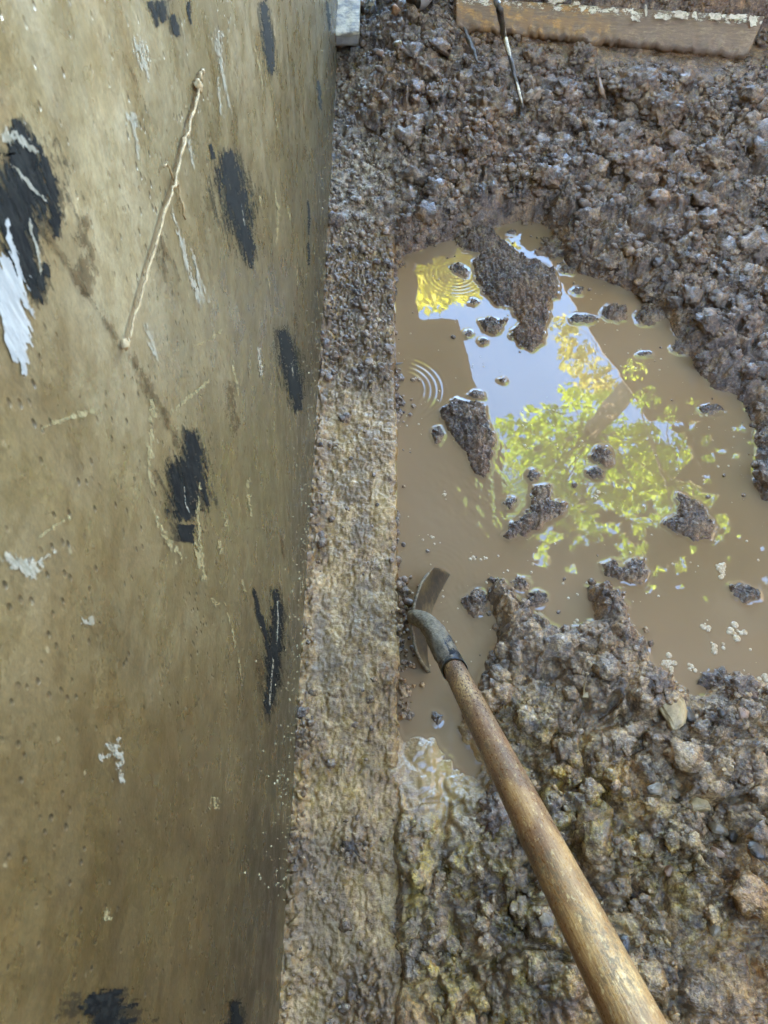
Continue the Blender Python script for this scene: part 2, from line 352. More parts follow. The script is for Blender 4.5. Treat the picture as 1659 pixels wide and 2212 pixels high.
# ------------------------------------------------------------------ ground height
TOPS = [(910,165,.085,.05),(1060,205,.11,.075),(1150,150,.09,.04),(1370,205,.11,.07),(1430,240,.085,.06),(1280,190,.08,.05),(1500,180,.09,.05),(1230,95,.07,.035),
        (1590,300,.10,.05),(1190,430,.07,.045),(1040,290,.08,.04),(1330,330,.09,.04),(1560,420,.10,.05),(1480,560,.08,.035),(900,330,.06,.02),(1640,600,.1,.04)]
TOPW = [(*onz(a, b, .05)[:2], r, h) for a, b, r, h in TOPS]
def mudnoise(x, y, amp):
    sh = .85+.1*sst(1.3, 2.3, y)             # far mound is blockier
    bigl = lumps(x, y*.92, .115, 3, .45)
    h = (bigl-.35)*.050*sh*sst(.35, .9, amp)
    h = h + (lumps(x+.3, y, .048, 21, .4)-.35)*.020*(.5+.5*amp)*(.75+.5*sst(.35, .6, fbm(x*5, y*5, 70)))
    h = h + (lumps(x, y+.7, .021, 33, .35)-.3)*.0085*(.55+.45*amp)
    h = h + (lumps(x-.2, y+.7, .0095, 44, .3)-.3)*.0034
    h = h + (fbm(x*6, y*6, 91, 4)-.5)*.035*amp
    return h
def ground_h(x, y, detail=True):
    P = np.stack([x, y], 1); sd = np.full(len(P), 3.0)
    near = (x > -.2) & (x < 2.0) & (y > -.5) & (y < 3.6)
    sd[near] = -sdist(P[near], POOL)                        # positive outside the pool
    rg = sst(.05, .16, x)
    sd = sd+rg*(.045*(fbm(x*13, y*13, 201, 3)-.5)+.022*(fbm(x*48, y*48, 205, 3)-.5))*np.exp(-np.abs(sd)/.05)
    out = np.clip(sd, 0, None)
    base = .020+.030*sst(1.2, 2.2, y)+.028*sst(1.0, .4, y)*sst(.25, .9, x)
    far = .150*sst(1.75, 3.1, y+.18*(x-.3))+.06*sst(.9, 1.7, x)
    z = ZW + (.022+base)*(1-np.exp(-out/.022)) + far*(1-np.exp(-out/.35))
    z = np.where(sd < 0, ZW-.045*(1-np.exp(sd/.018)), z)
    for cx, cy, r, hh in TOPW:
        d = np.hypot(x-cx+.03*(fbm(x*14, y*14, 5)-.5), (y-cy)*.9)/r
        z = z + hh*.45*np.exp(-d*d*1.6)
    yt = 2.76-.11*(x-.27)
    # slick shallow wash in front of the shovel
    q = onz(950, 1660, 0); sl = np.exp(-(((x-q[0])/.085)**2+((y-q[1])/.10)**2))
    z = z*(1-.85*sl) + (ZW-.001+.014*(fbm(x*26, y*26, 23)-.45))*.85*sl
    amp = np.where(sd > 0, .25+.75*(1-np.exp(-out/.05)), np.exp(sd/.012)*.25)
    if detail: z = z + mudnoise(x, y, amp)*np.where(sd > 0, 1, np.exp(np.minimum(sd, 0)/.02))*(1-.72*sl)
    # along the wall the mud sinks under the footing, further on it covers it
    jj = .30*(fbm(x*9, y*9, 15)-.5)
    cov = sst(1.52, 1.90, y+jj)
    covn = sst(.46, .33, y+jj)*sst(XE-.05, XE+.01, x+.07*(fbm(x*15, y*15, 18)-.5))
    onb = sst(.20, .30, x)*(1-sst(1.40, 1.46, x)); fr = sst(yt-.38, yt-.26, y)*onb*(1-sst(yt+.01, yt+.05, y))
    z = np.where(z > .135, .135+(z-.135)*(1-.85*fr), z)
    z = z+.13*onb*sst(yt+.01, yt+.10, y)
    u = 1-sst(XE-.004-.03*sst(1.72, 1.95, y), XE+.012+.15*sst(1.72, 1.95, y), x+.012*(fbm(y*30, y*0+.5, 19)-.5))
    thin = sst(XW, XE+.03, x)
    zf = .006+(z-.006)*(.35+.65*thin)*(.4+.6*sst(1.8, 2.4, y))
    zc = np.where(cov > .01, zf*cov + (-.07)*(1-cov), -.07)
    zn = .002+(z+.004)*.35
    zc = np.where(covn > .01, np.maximum(zc, zn*covn+(-.05)*(1-covn)), zc)
    near_e = sst(.46, .36, y)*sst(XE+.10, XE+.0, x)
    z = z*(1-near_e*.6)+(.002+.3*z)*near_e*.6
    z = z*(1-u)+zc*u
    return z, sd, sl
def axis(lo, hi, step_fn, ext_lo, ext_hi, growth=1.35):
    a = [lo]
    while a[-1] < hi: a.append(a[-1]+step_fn(a[-1]))
    L = []; s = .02; p = a[0]
    while p > ext_lo: p -= s; L.append(p); s *= growth
    Rr = []; s = .02; p = a[-1]
    while p < ext_hi: p += s; Rr.append(p); s *= growth
    return np.array(L[::-1]+a+Rr)
gx = axis(XW-.012, 1.72, lambda v: .0030 if v < 1.1 else .0036, XW-.3, 400)
gx = gx[gx > XW-.09]
gy = axis(-.16, 3.35, lambda v: .0027+.0008*max(0, v), -60, 500)
GX, GY = np.meshgrid(gx, gy, indexing='ij'); fx, fy = GX.ravel(), GY.ravel()
core = (fx < 1.9) & (fy > -.4) & (fy < 3.8)
Z = np.full(fx.shape, .06); SD = np.full(fx.shape, 1.); SL = np.zeros(fx.shape)
z0, sd0, sl0 = ground_h(fx[core], fy[core]); Z[core] = z0; SD[core] = sd0; SL[core] = sl0
Z[~core] = .10+.05*fbm(fx[~core]*1.3, fy[~core]*1.3, 4)
def spot(px, py, r, x, y): q = onz(px, py, 0); return np.exp(-((x-q[0])**2+(y-q[1])**2)/r**2)
def moss_at(x, y):
    return np.clip(spot(1010,1960,.13,x,y)+spot(1230,1720,.09,x,y)+spot(950,1800,.10,x,y)+spot(1100,2150,.12,x,y)+.7*spot(1480,2000,.10,x,y)+.6*spot(1130,1550,.07,x,y)+.6*spot(1350,1800,.10,x,y), 0, 1)
def chalk_at(x, y):
    return np.clip(spot(780,370,.15,x,y)+spot(760,430,.10,x,y)+spot(765,235,.09,x,y)+.8*spot(775,500,.06,x,y)+.7*spot(760,60,.09,x,y)+.6*spot(780,850,.05,x,y)+.8*spot(805,690,.05,x,y), 0, 1)
ground = tag(mesh_np('ground', np.stack([fx, fy, Z], 1), gridF(len(gx), len(gy)), MUD, attrs={'moss': moss_at(fx, fy), 'chalk': chalk_at(fx, fy)*(fx < .14), 'slick': SL}), kind='structure', label='churned wet brown mud around the puddle')

# ------------------------------------------------------------------ mud lumps standing in the water
def patch_mesh(px, peak, seed):
    pl = poly(px); lo = pl.min(0)-.012; hi = pl.max(0)+.012; st = .0020
    xs = np.arange(lo[0], hi[0], st); ys = np.arange(lo[1], hi[1], st)
    X, Y = np.meshgrid(xs, ys, indexing='ij'); x, y = X.ravel(), Y.ravel()
    xx = x+.011*(fbm(x*110, y*110, seed, 3)-.5)+.010*(fbm(x*34, y*34, seed+4, 2)-.5); yy = y+.011*(fbm(x*110+9, y*110, seed+1, 3)-.5)+.010*(fbm(x*34+5, y*34, seed+6, 2)-.5)
    if peak > .04: xx = xx+.03*(fbm(x*22, y*22, seed+8, 3)-.5); yy = yy+.03*(fbm(x*22+4, y*22, seed+9, 3)-.5)
    d = sdist(np.stack([xx, yy], 1), pl)
    w = max(.008, min(.05, peak*1.2))
    prof = np.where(d > 0, 1-np.exp(-d/w), d/w*.7)
    n = (lumps(x+seed, y, .030, 12+seed)-.4)*.8+(lumps(x, y+seed, .013, 17+seed)-.35)*.5+(lumps(x, y, .0075, 19+seed)-.35)*.22
    z = ZW+peak*.62*prof+np.clip(d/.008, 0, 1)*(n*min(.016, peak*.6+.004)+.0015)
    keep = d > -.008
    idx = -np.ones(len(x), int); F = gridF(len(xs), len(ys)); F = F[keep[F].all(1)]
    used = np.unique(F); idx[used] = np.arange(len(used))
    V = np.stack([x, y, z], 1)[used]
    V[:, 2] = np.where(d[used] < -.0045, ZW-.02, V[:, 2])
    return V, idx[F]
LUMPH = []
for i, (px, pk, lab) in enumerate(ISL):
    V, F = patch_mesh(px, pk, 3*i+5)
    c = V.mean(0); c[2] = ZW
    o = mesh_np('mud_lump', V-c, F, MUD_WET if pk < .02 or i in (0, 7) else MUD_DRY); o.location = c
    tag(o, lab, 'mud lump', 'mud lumps standing in the puddle'); LUMPH.append(V)

# ------------------------------------------------------------------ puddle water with meniscus and ripples
wxs = np.arange(XE-.03, 1.62, .0026); wys = np.arange(.12, 2.35, .0028)
WX, WY = np.meshgrid(wxs, wys, indexing='ij'); x, y = WX.ravel(), WY.ravel()
gz = np.full(x.shape, -9.)
ii = np.clip(np.searchsorted(gx, x)-1, 0, len(gx)-2); jj = np.clip(np.searchsorted(gy, y)-1, 0, len(gy)-2)
Z2 = Z.reshape(GX.shape); gz = Z2[ii, jj]
for V in LUMPH:
    a = np.clip(np.round((V[:, 0]-wxs[0])/.0026).astype(int), 0, len(wxs)-1); b = np.clip(np.round((V[:, 1]-wys[0])/.0028).astype(int), 0, len(wys)-1)
    np.maximum.at(gz, a*len(wys)+b, V[:, 2])
mask = ((gz > ZW) | (x < XE+.001)).astype(float).reshape(WX.shape)
def blur(a, r, n=3):
    k = np.ones(2*r+1)/(2*r+1)
    for _ in range(n):
        a = np.apply_along_axis(lambda v: np.convolve(np.pad(v, r, 'edge'), k, 'valid'), 0, a)
        a = np.apply_along_axis(lambda v: np.convolve(np.pad(v, r, 'edge'), k, 'valid'), 1, a)
    return a
men = np.clip(blur(mask, 1, 2)*1.7, 0, 1)
wz = ZW+.0019*men.ravel()*(.35+1.1*fbm(x*60, y*60, 31, 2))
def ripple(px, py, r0, r1, wl, amp, dirx=None, diry=None, cone=.3):
    c = onz(px, py, ZW); dx = x-c[0]; dy = y-c[1]; r = np.hypot(dx, dy)+1e-6
    w = sst(r0-.01, r0+.01, r)*(1-sst(r1-.02, r1+.01, r))
    if dirx is not None: w = w*sst(cone, cone+.35, (dx*dirx+dy*diry)/r)
    th = np.arctan2(dy, dx)
    return amp*w*np.sin(2*math.pi*r/wl+1.2*fbm(th*1.5+5, r*20, 3, 2))*(.25+1.3*fbm(th*2.5+9, r*25, 7, 2))*np.exp(-((r-.5*(r0+r1))/(.62*(r1-r0)))**2)
wz = wz+ripple(862,842,.055,.125,.0150,.00055,1,.1,.35)
wz = wz+ripple(985,590,.015,.10,.013,.00007)
wz = wz+ripple(1090,1010,.03,.16,.013,.00005,-.3,-1,.2)
wz = wz+ripple(930,1250,.02,.12,.012,.00006)
st = spot(1010,1060,.10,x,y)+.8*spot(960,1270,.09,x,y)+.6*spot(1060,1330,.08,x,y)
wz = wz+st*.0016*(fbm(x*55+y*25, y*28-x*10, 8, 3)-.5)
wz = wz+.0002*(fbm(x*9, y*9, 14, 2)-.5)
water = tag(mesh_np('water', np.stack([x, y, wz], 1), gridF(len(wxs), len(wys)), WATER), kind='structure', label='murky brown puddle water reflecting sky and leaves')

# ------------------------------------------------------------------ footing ledge
fxs = np.concatenate([np.arange(XW-.004, XE-.001, .0023), [XE+.0005, XE+.002, XE+.003, XE+.0035, XE+.004, XE+.005]])
fys = axis(-.35, 3.3, lambda v: .0024+.0007*max(0, v), -3, 3.8)
FX, FY = np.meshgrid(fxs, fys, indexing='ij'); x, y = FX.ravel(), FY.ravel()
soil = np.clip(sst(1.05, 1.45, y+.3*(fbm(x*12, y*12, 3)-.5))*.75+sst(.30, .40, fbm(x*10, y*10, 8))*0+spot(800,820,.04,x,y)+spot(760,1830,.035,x,y)+spot(800,2150,.06,x,y)+spot(630,1600,.05,x,y)+spot(620,1850,.05,x,y)+.8*spot(840,1480,.04,x,y)+.8*spot(690,1100,.03,x,y), 0, 1)
zt = (lumps(x, y, .030, 61, .4)-.4)*.0045+(lumps(x, y, .011, 62, .4)-.4)*.0030+(lumps(x, y, .0052, 63)-.35)*.0012+(fbm(x*22, y*22, 64)-.5)*.010
zt = zt+soil*(lumps(x+.1, y, .022, 65)-.2)*.014+soil*(lumps(x+.1, y, .010, 66)-.2)*.007
wl_ = 1-sst(XW, XW+.035, x+.016*(fbm(y*16, y*0, 67)-.5))
zt = zt+wl_*(.006+.014*(lumps(x, y, .022, 68)-.2))
nmain = len(fxs)-6
col_i = np.repeat(np.arange(len(fxs)), len(fys))
drop = np.array([0]*nmain+[-.004, -.012, -.03, -.06, -.12, -.25])[col_i]
rag = .009*(fbm(y*20, y*0+2, 71)-.5)+.006*(lumps(y*0, y, .02, 72)-.4)
xo = np.where(x > XE-.03, x+rag*sst(XE-.03, XE-.002, x), x)
zt = np.where(col_i >= nmain, zt*.6+drop+.003*(fbm(y*60, drop*90, 5)-.5), zt-.004*sst(XE-.012, XE, x))
foot = mesh_np('concrete_footing', np.stack([xo, y, zt], 1), gridF(len(fxs), len(fys)), FOOT, attrs={'moss': np.clip(moss_at(x, y)*.6+.8*spot(700,1690,.05,x,y)+.5*sst(.62, .2, y)+.5*spot(800,1620,.1,x,y), 0, 1), 'chalk': chalk_at(x, y), 'soil': soil})
tag(foot, 'rough wet concrete ledge running along the foot of the wall', 'footing')

# ------------------------------------------------------------------ wall
bm = bmesh.new()
def bbox(bm, x0, x1, y0, y1, z0, z1):
    g = bmesh.ops.create_cube(bm, size=1); bmesh.ops.scale(bm, vec=(x1-x0, y1-y0, z1-z0), verts=g['verts'])
    bmesh.ops.translate(bm, vec=((x0+x1)/2, (y0+y1)/2, (z0+z1)/2), verts=g['verts']); return g['verts']
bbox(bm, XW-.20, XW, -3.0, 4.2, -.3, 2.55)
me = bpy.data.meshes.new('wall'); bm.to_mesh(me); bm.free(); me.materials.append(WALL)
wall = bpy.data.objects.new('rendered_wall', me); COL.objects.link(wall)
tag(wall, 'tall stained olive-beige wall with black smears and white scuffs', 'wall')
lay = [0]
def mark(pts, widths, mat, name, n=0):
    """a smear on the wall along pixel points with pixel widths; its ragged outline and holes are cut from fine noise"""
    thr, amp, sy, sz, fine = RAG[mat.name]; lay[0] += 1
    pp = np.array(pts, float); L = np.concatenate([[0], np.cumsum(np.hypot(*np.diff(pp, axis=0).T))]); tot = L[-1]; L = L/tot
    step = 1.1; nu = max(6, int(tot*1.12/step)); wm = max(widths)*1.7; nv = max(5, int(wm/step))
    t = np.linspace(-.06, 1.06, nu); tc = np.clip(t, 0, 1)
    X = np.interp(tc, L, pp[:, 0]); Y = np.interp(tc, L, pp[:, 1])
    d0 = (pp[1]-pp[0])/np.hypot(*(pp[1]-pp[0])); d1 = (pp[-1]-pp[-2])/np.hypot(*(pp[-1]-pp[-2]))
    X = X+np.where(t < 0, t*tot*d0[0], 0)+np.where(t > 1, (t-1)*tot*d1[0], 0); Y = Y+np.where(t < 0, t*tot*d0[1], 0)+np.where(t > 1, (t-1)*tot*d1[1], 0)
    W = np.interp(tc, L, widths); tx, ty = np.gradient(X), np.gradient(Y); q = np.hypot(tx, ty); nx, ny = -ty/q, tx/q
    v = np.linspace(-.5, .5, nv)*wm
    PX = X[:, None]+nx[:, None]*v; PY = Y[:, None]+ny[:, None]*v
    d = CF[None, None]+CR*((PX-829.5)/FP)[..., None]+CU*((1106-PY)/FP)[..., None]; P = C0+d*(XW/d[..., 0])[..., None]
    yy, zz = P[..., 1], P[..., 2]; k = lay[0]*.37
    e = (1-(2*np.abs(v)[None]/(W[:, None]*1.25)))*np.ones_like(PX)          # 1 on the spine, 0 near the drawn edge
    u = np.clip(np.minimum(t+.06, 1.06-t)/.22, 0, 1)[:, None]; e = np.minimum(e, u*1.3-.3*(1-u))
    nz = .62*fbm(yy*sy+k, zz*sz, 5+lay[0], 3)+.38*fbm(yy*fine, zz*fine*.6+k, 9, 3)
    m = e-thr-amp*(nz-.5)*2 > 0
    P[..., 0] = XW+.0004+.000006*lay[0]
    F = gridF(nu, nv); F = F[m.ravel()[F].all(1)]
    if len(F) < 3: return
    used = np.unique(F); idx = -np.ones(nu*nv, int); idx[used] = np.arange(len(used))
    return mesh_np(name, P.reshape(-1, 3)[used], idx[F], mat, wall)
RAG = {'thin_tar_film': (.22, 1.5, 300, 34, 900), 'black_tar': (.28, 1.05, 380, 44, 700), 'white_scuff': (.42, 1.5, 420, 160, 900), 'pale_scratch': (.46, 1.6, 420, 200, 900), 'white_paint': (.30, 1.0, 360, 24, 500), 'brown_stain': (.5, 1.5, 260, 120, 800)}
B, Wt, Pl = 'black_smear', 'white_scuff', 'pale_scratch'
for pts, w in [
  ([(488,318),(495,370),(508,430),(522,490),(535,535),(541,578)], [22,64,72,52,38,10]),
  ([(452,310),(462,345)], [8,10]),
  ([(566,0),(574,50),(581,105),(588,165)], [14,24,28,12]),
  ([(605,705),(620,765),(634,820),(645,895)], [20,50,44,16]),
  ([(410,925),(414,980),(405,1050),(396,1100),(398,1135)], [20,60,86,66,20]),
  ([(372,1000),(385,1060),(392,1090)], [16,34,16]),
  ([(402,1132),(398,1172)], [40,38]),
  ([(430,1020),(450,1095)], [12,10]),
  ([(597,1265),(600,1330),(594,1400),(586,1480),(574,1560)], [14,34,40,34,14]),
  ([(546,1270),(560,1330),(580,1385)], [7,13,12]),
  ([(35,265),(50,330),(45,420),(40,500),(35,560)], [24,90,130,90,40]),
  ([(85,340),(108,410),(118,480),(122,512)], [26,34,26,12]),
  ([(5,400),(30,490),(60,590),(92,660)], [50,60,50,14]),
  ([(100,570),(85,620),(72,645)], [16,30,10]),
  ([(322,0),(332,25),(338,60)], [16,14,8]),
  ([(345,0),(350,30),(352,50)], [30,22,8]),
  ([(406,0),(408,30),(412,55)], [10,12,6]),
  ([(372,30),(378,60),(385,80)], [14,18,10]),
  ([(705,0),(709,30),(712,70)], [9,11,4]),
  ([(686,170),(690,200),(692,240)], [8,12,6]),
  ([(664,430),(668,470),(666,510)], [6,9,5]),
  ([(665,520),(667,545),(667,575)], [6,9,5]),
  ([(228,2140),(230,2170),(236,2212),(240,2250)], [70,110,110,90]),
  ([(505,2160),(510,2212),(512,2260)], [22,32,20]),
  ([(572,1380),(590,1440),(588,1500)], [8,14,8]),
]:
    if max(w) > 12: mark(pts, [q*1.45 for q in w], HALO, B)
    mark(pts, w, BLACK, B)
for pts, w in [
  ([(290,75),(305,110),(318,175)], [22,34,10]), ([(285,240),(290,270),(300,260)], [34,40,22]), ([(285,262),(292,310),(300,350)], [16,12,8]),
  ([(470,60),(470,110),(480,160),(498,245)], [24,24,10,6]), ([(372,450),(390,520),(410,600),(440,665)], [12,14,14,22]), ([(408,530),(430,600),(455,660)], [8,8,8]),
  ([(420,560),(428,620),(445,655)], [5,9,12]), ([(308,692),(322,730),(342,785)], [12,20,8]), ([(555,745),(560,780),(563,815)], [10,16,8]),
  ([(468,160),(472,200),(475,250)], [6,8,6]), ([(405,280),(410,330),(418,365)], [10,12,6]), ([(598,1285),(600,1340),(596,1400)], [5,7,5]), ([(590,1420),(584,1480),(580,1530)], [5,6,5]), ([(395,1050),(400,1090),(412,1115)], [4,5,4]), ([(520,440),(528,490)], [4,4]), ([(628,780),(634,820)], [4,5]), ([(20,1215),(45,1225),(85,1240)], [30,44,20]), ([(0,1200),(60,1225),(115,1192)], [22,34,8]),
  ([(242,1600),(258,1640),(262,1695)], [28,30,8]), ([(212,1640),(240,1628)], [20,14]), ([(190,1330),(188,1350)], [30,34]),
]: mark(pts, w, WHITE, Wt)
for pts, w in [
  ([(326,860),(324,940),(318,1010),(330,1060)], [16,18,14,8]), ([(330,860),(335,905)], [22,18]), ([(460,815),(430,840),(380,880),(345,910)], [14,14,12,8]), ([(480,712),(450,735),(410,750)], [10,8,6]),
  ([(325,1090),(345,1140),(370,1180),(400,1210)], [8,14,18,14]), ([(422,1160),(432,1210),(442,1260)], [20,26,12]), ([(432,1040),(425,1100),(430,1180)], [8,10,12]),
  ([(220,880),(170,895),(110,915),(75,930)], [14,14,12,6]), ([(150,1115),(110,1140),(80,1160)], [12,10,6]), ([(498,780),(508,815),(516,860)], [12,12,6]), ([(533,1030),(536,1070),(541,1120)], [14,18,8]),
  ([(480,1290),(500,1360),(515,1430),(520,1470)], [7,7,8,4]), ([(484,1100),(488,1140)], [18,14]), ([(470,1165),(478,1200)], [18,12]), ([(455,1290),(470,1310)], [18,18]), ([(520,1250),(528,1280)], [8,8]),
  ([(590,400),(600,450),(596,530)], [8,12,8]), ([(618,440),(628,480)], [8,8]), ([(548,100),(560,150),(566,195)], [6,6,4]), ([(590,230),(600,280)], [5,5]), ([(575,590),(585,640)], [6,6]), ([(462,1720),(464,1750)], [24,30]), ([(232,1960),(232,1990)], [22,22]),
  ([(560,420),(562,450)], [8,10]), ([(640,580),(642,620)], [5,6]),
]: mark(pts, w, PALE, Pl)
mark([(0,545),(22,640),(38,740),(55,830)], [60,76,56,8], BLUEW, 'white_paint_streak')
mark([(0,290),(40,300),(75,330)], [40,26,10], WHITE, Wt); mark([(0,600),(12,700),(28,790)], [30,34,10], BLUEW, 'white_paint_streak')
mark([(5,470),(30,560),(48,640)], [18,12,8], BLUEW, 'white_paint_streak'); mark([(55,470),(82,560),(84,610)], [8,9,4], WHITE, Wt); mark([(20,350),(60,400),(100,440)], [10,9,6], WHITE, Wt)
mark([(80,480),(150,580),(215,680),(262,750)], [14,16,16,18], BROWN, 'brown_stain')
mark([(262,750),(300,800),(345,880),(390,980)], [24,30,24,18], BROWN, 'brown_stain')
mark([(265,110),(290,170),(325,265)], [5,6,5], BROWN, 'brown_stain'); mark([(340,525),(375,570),(388,610)], [7,8,5], BROWN, 'brown_stain')
for (a, b, c) in [(500,880,40),(180,560,60),(350,560,36),(660,330,14),(650,600,16),(640,700,18),(560,1450,30),(610,1180,18)]:
    mark([(a-4,b-c*1.6),(a,b),(a+6,b+c*1.6)], [c*.5,c,c*.4], BROWN, 'brown_stain')

# dry stem stuck to the wall
def wallpath(px, off=.004): 
    o = []
    for k, (a, b) in enumerate(px):
        q = onwall(a, b); q[0] = XW+off; o.append(q)
    return np.array(o)
def densify(P, k=6, jit=0.0008):
    P = np.asarray(P); t = np.linspace(0, len(P)-1, (len(P)-1)*k+1); out = np.stack([np.interp(t, range(len(P)), P[:, i]) for i in range(3)], 1)
    return out+rng.normal(0, jit, out.shape)
base = onwall(262, 750)
st = empty('dry_stem', tuple(base), 'thin dry straw-coloured stem stuck slanting to the wall', 'twig')
P = densify(wallpath([(262,750),(268,722),(285,660),(305,590),(328,515),(350,440),(365,400),(380,340),(398,270),(415,215),(422,180)]), 5, .0005)
V, F = tube(P-base, np.linspace(.0009, .0013, len(P)), 8, wob=.5); mesh_py('stalk', V, F, STRAW, st)
def blob(cx, r, seed, sub=2, sq=(1, 1, 1), amp=.35):
    bm = bmesh.new(); bmesh.ops.create_icosphere(bm, subdivisions=sub, radius=1.)
    V = np.array([v.co[:] for v in bm.verts]); F = [[v.index for v in f.verts] for f in bm.faces]; bm.free()
    d = np.array([mn.fractal(Vector(v*1.7)+Vector((seed*3.1, seed, 0)), 1, 2, 4)+.6*mn.noise(Vector(v*4.5)+Vector((seed, 0, seed))) for v in V])
    V = V*(1+amp*d)[:, None]*np.array(sq)*r
    return V+np.asarray(cx), F
for k, (a, b, r) in enumerate([(425,165,.0042),(418,180,.0045),(424,190,.004),(430,155,.003),(260,745,.0035)]):
    V, F = blob(wallpath([(a, b)], .003)[0]-base, r, k, 2, (.7, 1, 1), .6); mesh_py('frayed_knot', V, F, STRAW, st)
for pts in ([(350,350),(362,375),(375,400)], [(375,390),(382,430),(392,475)], [(400,290),(388,300),(385,320)], [(352,352),(345,362)]):
    P = densify(wallpath(pts, .003), 4, .0004); V, F = tube(P-base, .0009, 6, wob=.5); mesh_py('side_twig', V, F, STRAW, st)
# grit and splashes stuck on the wall
SX = []
def proto_crumbs(n=20, sub=2):
    out = []
    for k in range(n):
        V, F = blob((0, 0, 0), 1., k*7+3, sub, (1, random.uniform(.7, 1.), random.uniform(.55, .9)), .42); out.append((V, np.array(F)))
    return out
PR = proto_crumbs(24, 2); PR1 = proto_crumbs(20, 2)
def scatter(name, pts, rad, mat, protos, attrs=None, smooth=True, flat=1.):
    Vs = []; Fs = []; off = 0
    for p, r in zip(pts, rad):
        V, F = protos[random.randrange(len(protos))]
        q = Matrix.Rotation(random.uniform(0, 6.28), 3, 'Z') @ Matrix.Rotation(random.uniform(-.5, .5), 3, 'X')
        Vs.append((V*r*np.array([1, 1, flat])) @ np.array(q).T + p); Fs.append(F+off); off += len(V)
    V = np.concatenate(Vs); at = {k: f(V[:, 0], V[:, 1]) for k, f in (attrs or {}).items()}
    return mesh_np(name, V, np.concatenate(Fs), mat, attrs=at, smooth=smooth)

# ------------------------------------------------------------------ crumbs of mud (uncountable)
def gh(x, y):
    i = np.clip(np.searchsorted(gx, x)-1, 0, len(gx)-2); j = np.clip(np.searchsorted(gy, y)-1, 0, len(gy)-2); return Z2[i, j]
FZ2 = zt.reshape(FX.shape)
def fh(x, y):
    i = np.clip(np.searchsorted(fxs[:nmain], x)-1, 0, nmain-1); j = np.clip(np.searchsorted(fys, y)-1, 0, len(fys)-1); return FZ2[i, j]
N = 46000
u = rng.random(N); cy = -.1+3.3*u**.85; cx = XE+.005+rng.random(N)*1.6
keep = (np.abs(cx) < .30+.56*np.hypot(cy, H)) & (fbm(cx*7, cy*7, 120) > .40)
cx, cy = cx[keep], cy[keep]; cz = gh(cx, cy); k2 = (cz > ZW+.004) & (rng.random(len(cx)) < .42+.58*sst(1.2, 1.9, cy)); cx, cy, cz = cx[k2], cy[k2], cz[k2]
sl = spot(950, 1660, .09, cx, cy) < .3; cx, cy, cz = cx[sl], cy[sl], cz[sl]
cr = np.clip(rng.lognormal(math.log(.0036), .48, len(cx)), .0018, .013)*(1+.22*np.clip(cy, 0, 3))
def clodproto(k):
    V, F = blob((0, 0, 0), 1., k*11+5, 3, (1, random.uniform(.7, 1.), random.uniform(.5, .8)), .38)
    n = (lumps(V[:, 0]*.03+V[:, 2]*.02+k, V[:, 1]*.03, .013, k)-.4)*.32+(lumps(V[:, 0]*.03, V[:, 1]*.03+V[:, 2]*.03+k, .006, k+3)-.4)*.16
    return (V*(1+n)[:, None], np.array(F))
PR3 = [clodproto(k) for k in range(12)]
def medium(N, seed, tag_=None):
    u = rng.random(N); my = -.05+3.0*u**.8; mx = XE+.02+rng.random(N)*1.55
    kp = (np.abs(mx) < .30+.56*np.hypot(my, H)) & (fbm(mx*4, my*4, seed) > .36); mx, my = mx[kp], my[kp]; mz = gh(mx, my)
    k2 = (mz > ZW+.012) & (spot(950, 1660, .10, mx, my) < .3) & ~((my > 2.42) & (mx > .2)); mx, my, mz = mx[k2], my[k2], mz[k2]
    return np.stack([mx, my, mz], 1), np.clip(rng.lognormal(math.log(.0125), .36, len(mx)), .007, .024)*(.85+.2*np.clip(my, 0, 3))
n_ = 5200; px_ = XE+.01+1.4*rng.random(n_); py_ = .45+1.6*rng.random(n_); gg = gh(px_, py_); sdp = sdist(np.stack([px_, py_], 1), POOL)
kq = (gg < ZW) & (sdp > 0) & (rng.random(n_) < .42*np.exp(-sdp/.03)*(fbm(px_*9, py_*9, 61) > .42)+.006); cx = np.concatenate([cx, px_[kq]]); cy = np.concatenate([cy, py_[kq]]); cz = np.concatenate([cz, np.full(kq.sum(), ZW)]); cr = np.concatenate([cr, np.clip(rng.lognormal(math.log(.0042), .5, kq.sum()), .0018, .011)])
mp, mr_ = medium(2300, 131); mp2, mr2 = medium(520, 177); mr2 = np.minimum(mr2*1.9, .036); k_ = mp2[:, 2] > .0; mp = np.concatenate([mp, mp2[k_]]); mr_ = np.concatenate([mr_, mr2[k_]]); mp[:, 2] += mr_*.08
crumbs = scatter('mud_crumbs', np.stack([cx, cy, cz+cr*.15], 1), cr, MUD, PR1, {'moss': moss_at, 'chalk': lambda a, b: chalk_at(a, b)*(a < .14), 'slick': lambda a, b: a*0}, smooth=False)
tag(crumbs, 'loose wet mud crumbs lying over the churned ground', 'mud crumbs', kind='stuff')
rub = scatter('mud_rubble', mp, mr_, MUD, PR3, {'moss': moss_at, 'chalk': lambda a, b: chalk_at(a, b)*(a < .14)*.6, 'slick': lambda a, b: a*0})
tag(rub, 'small broken mud clods piled all over the banks', 'mud rubble', kind='stuff')
N = 4200
cx = XW+.003+(XE-XW-.006)*rng.random(N); cy = -.1+3.2*rng.random(N)
pr = .035+.6*sst(1.15, 1.5, cy)+.5*(cx < XW+.03)*(fbm(cy*9, cy*0, 77) > .45)
for a, b, r in [(800,820,.04),(760,1830,.035),(800,2150,.06),(630,1600,.05),(620,1850,.05),(840,1480,.03)]: pr = pr+.8*spot(a, b, r, cx, cy)
k = rng.random(N) < pr; cx, cy = cx[k], cy[k]; cr = np.clip(rng.lognormal(math.log(.0036), .5, len(cx)), .0015, .011)*(1+.2*np.clip(cy, 0, 3))
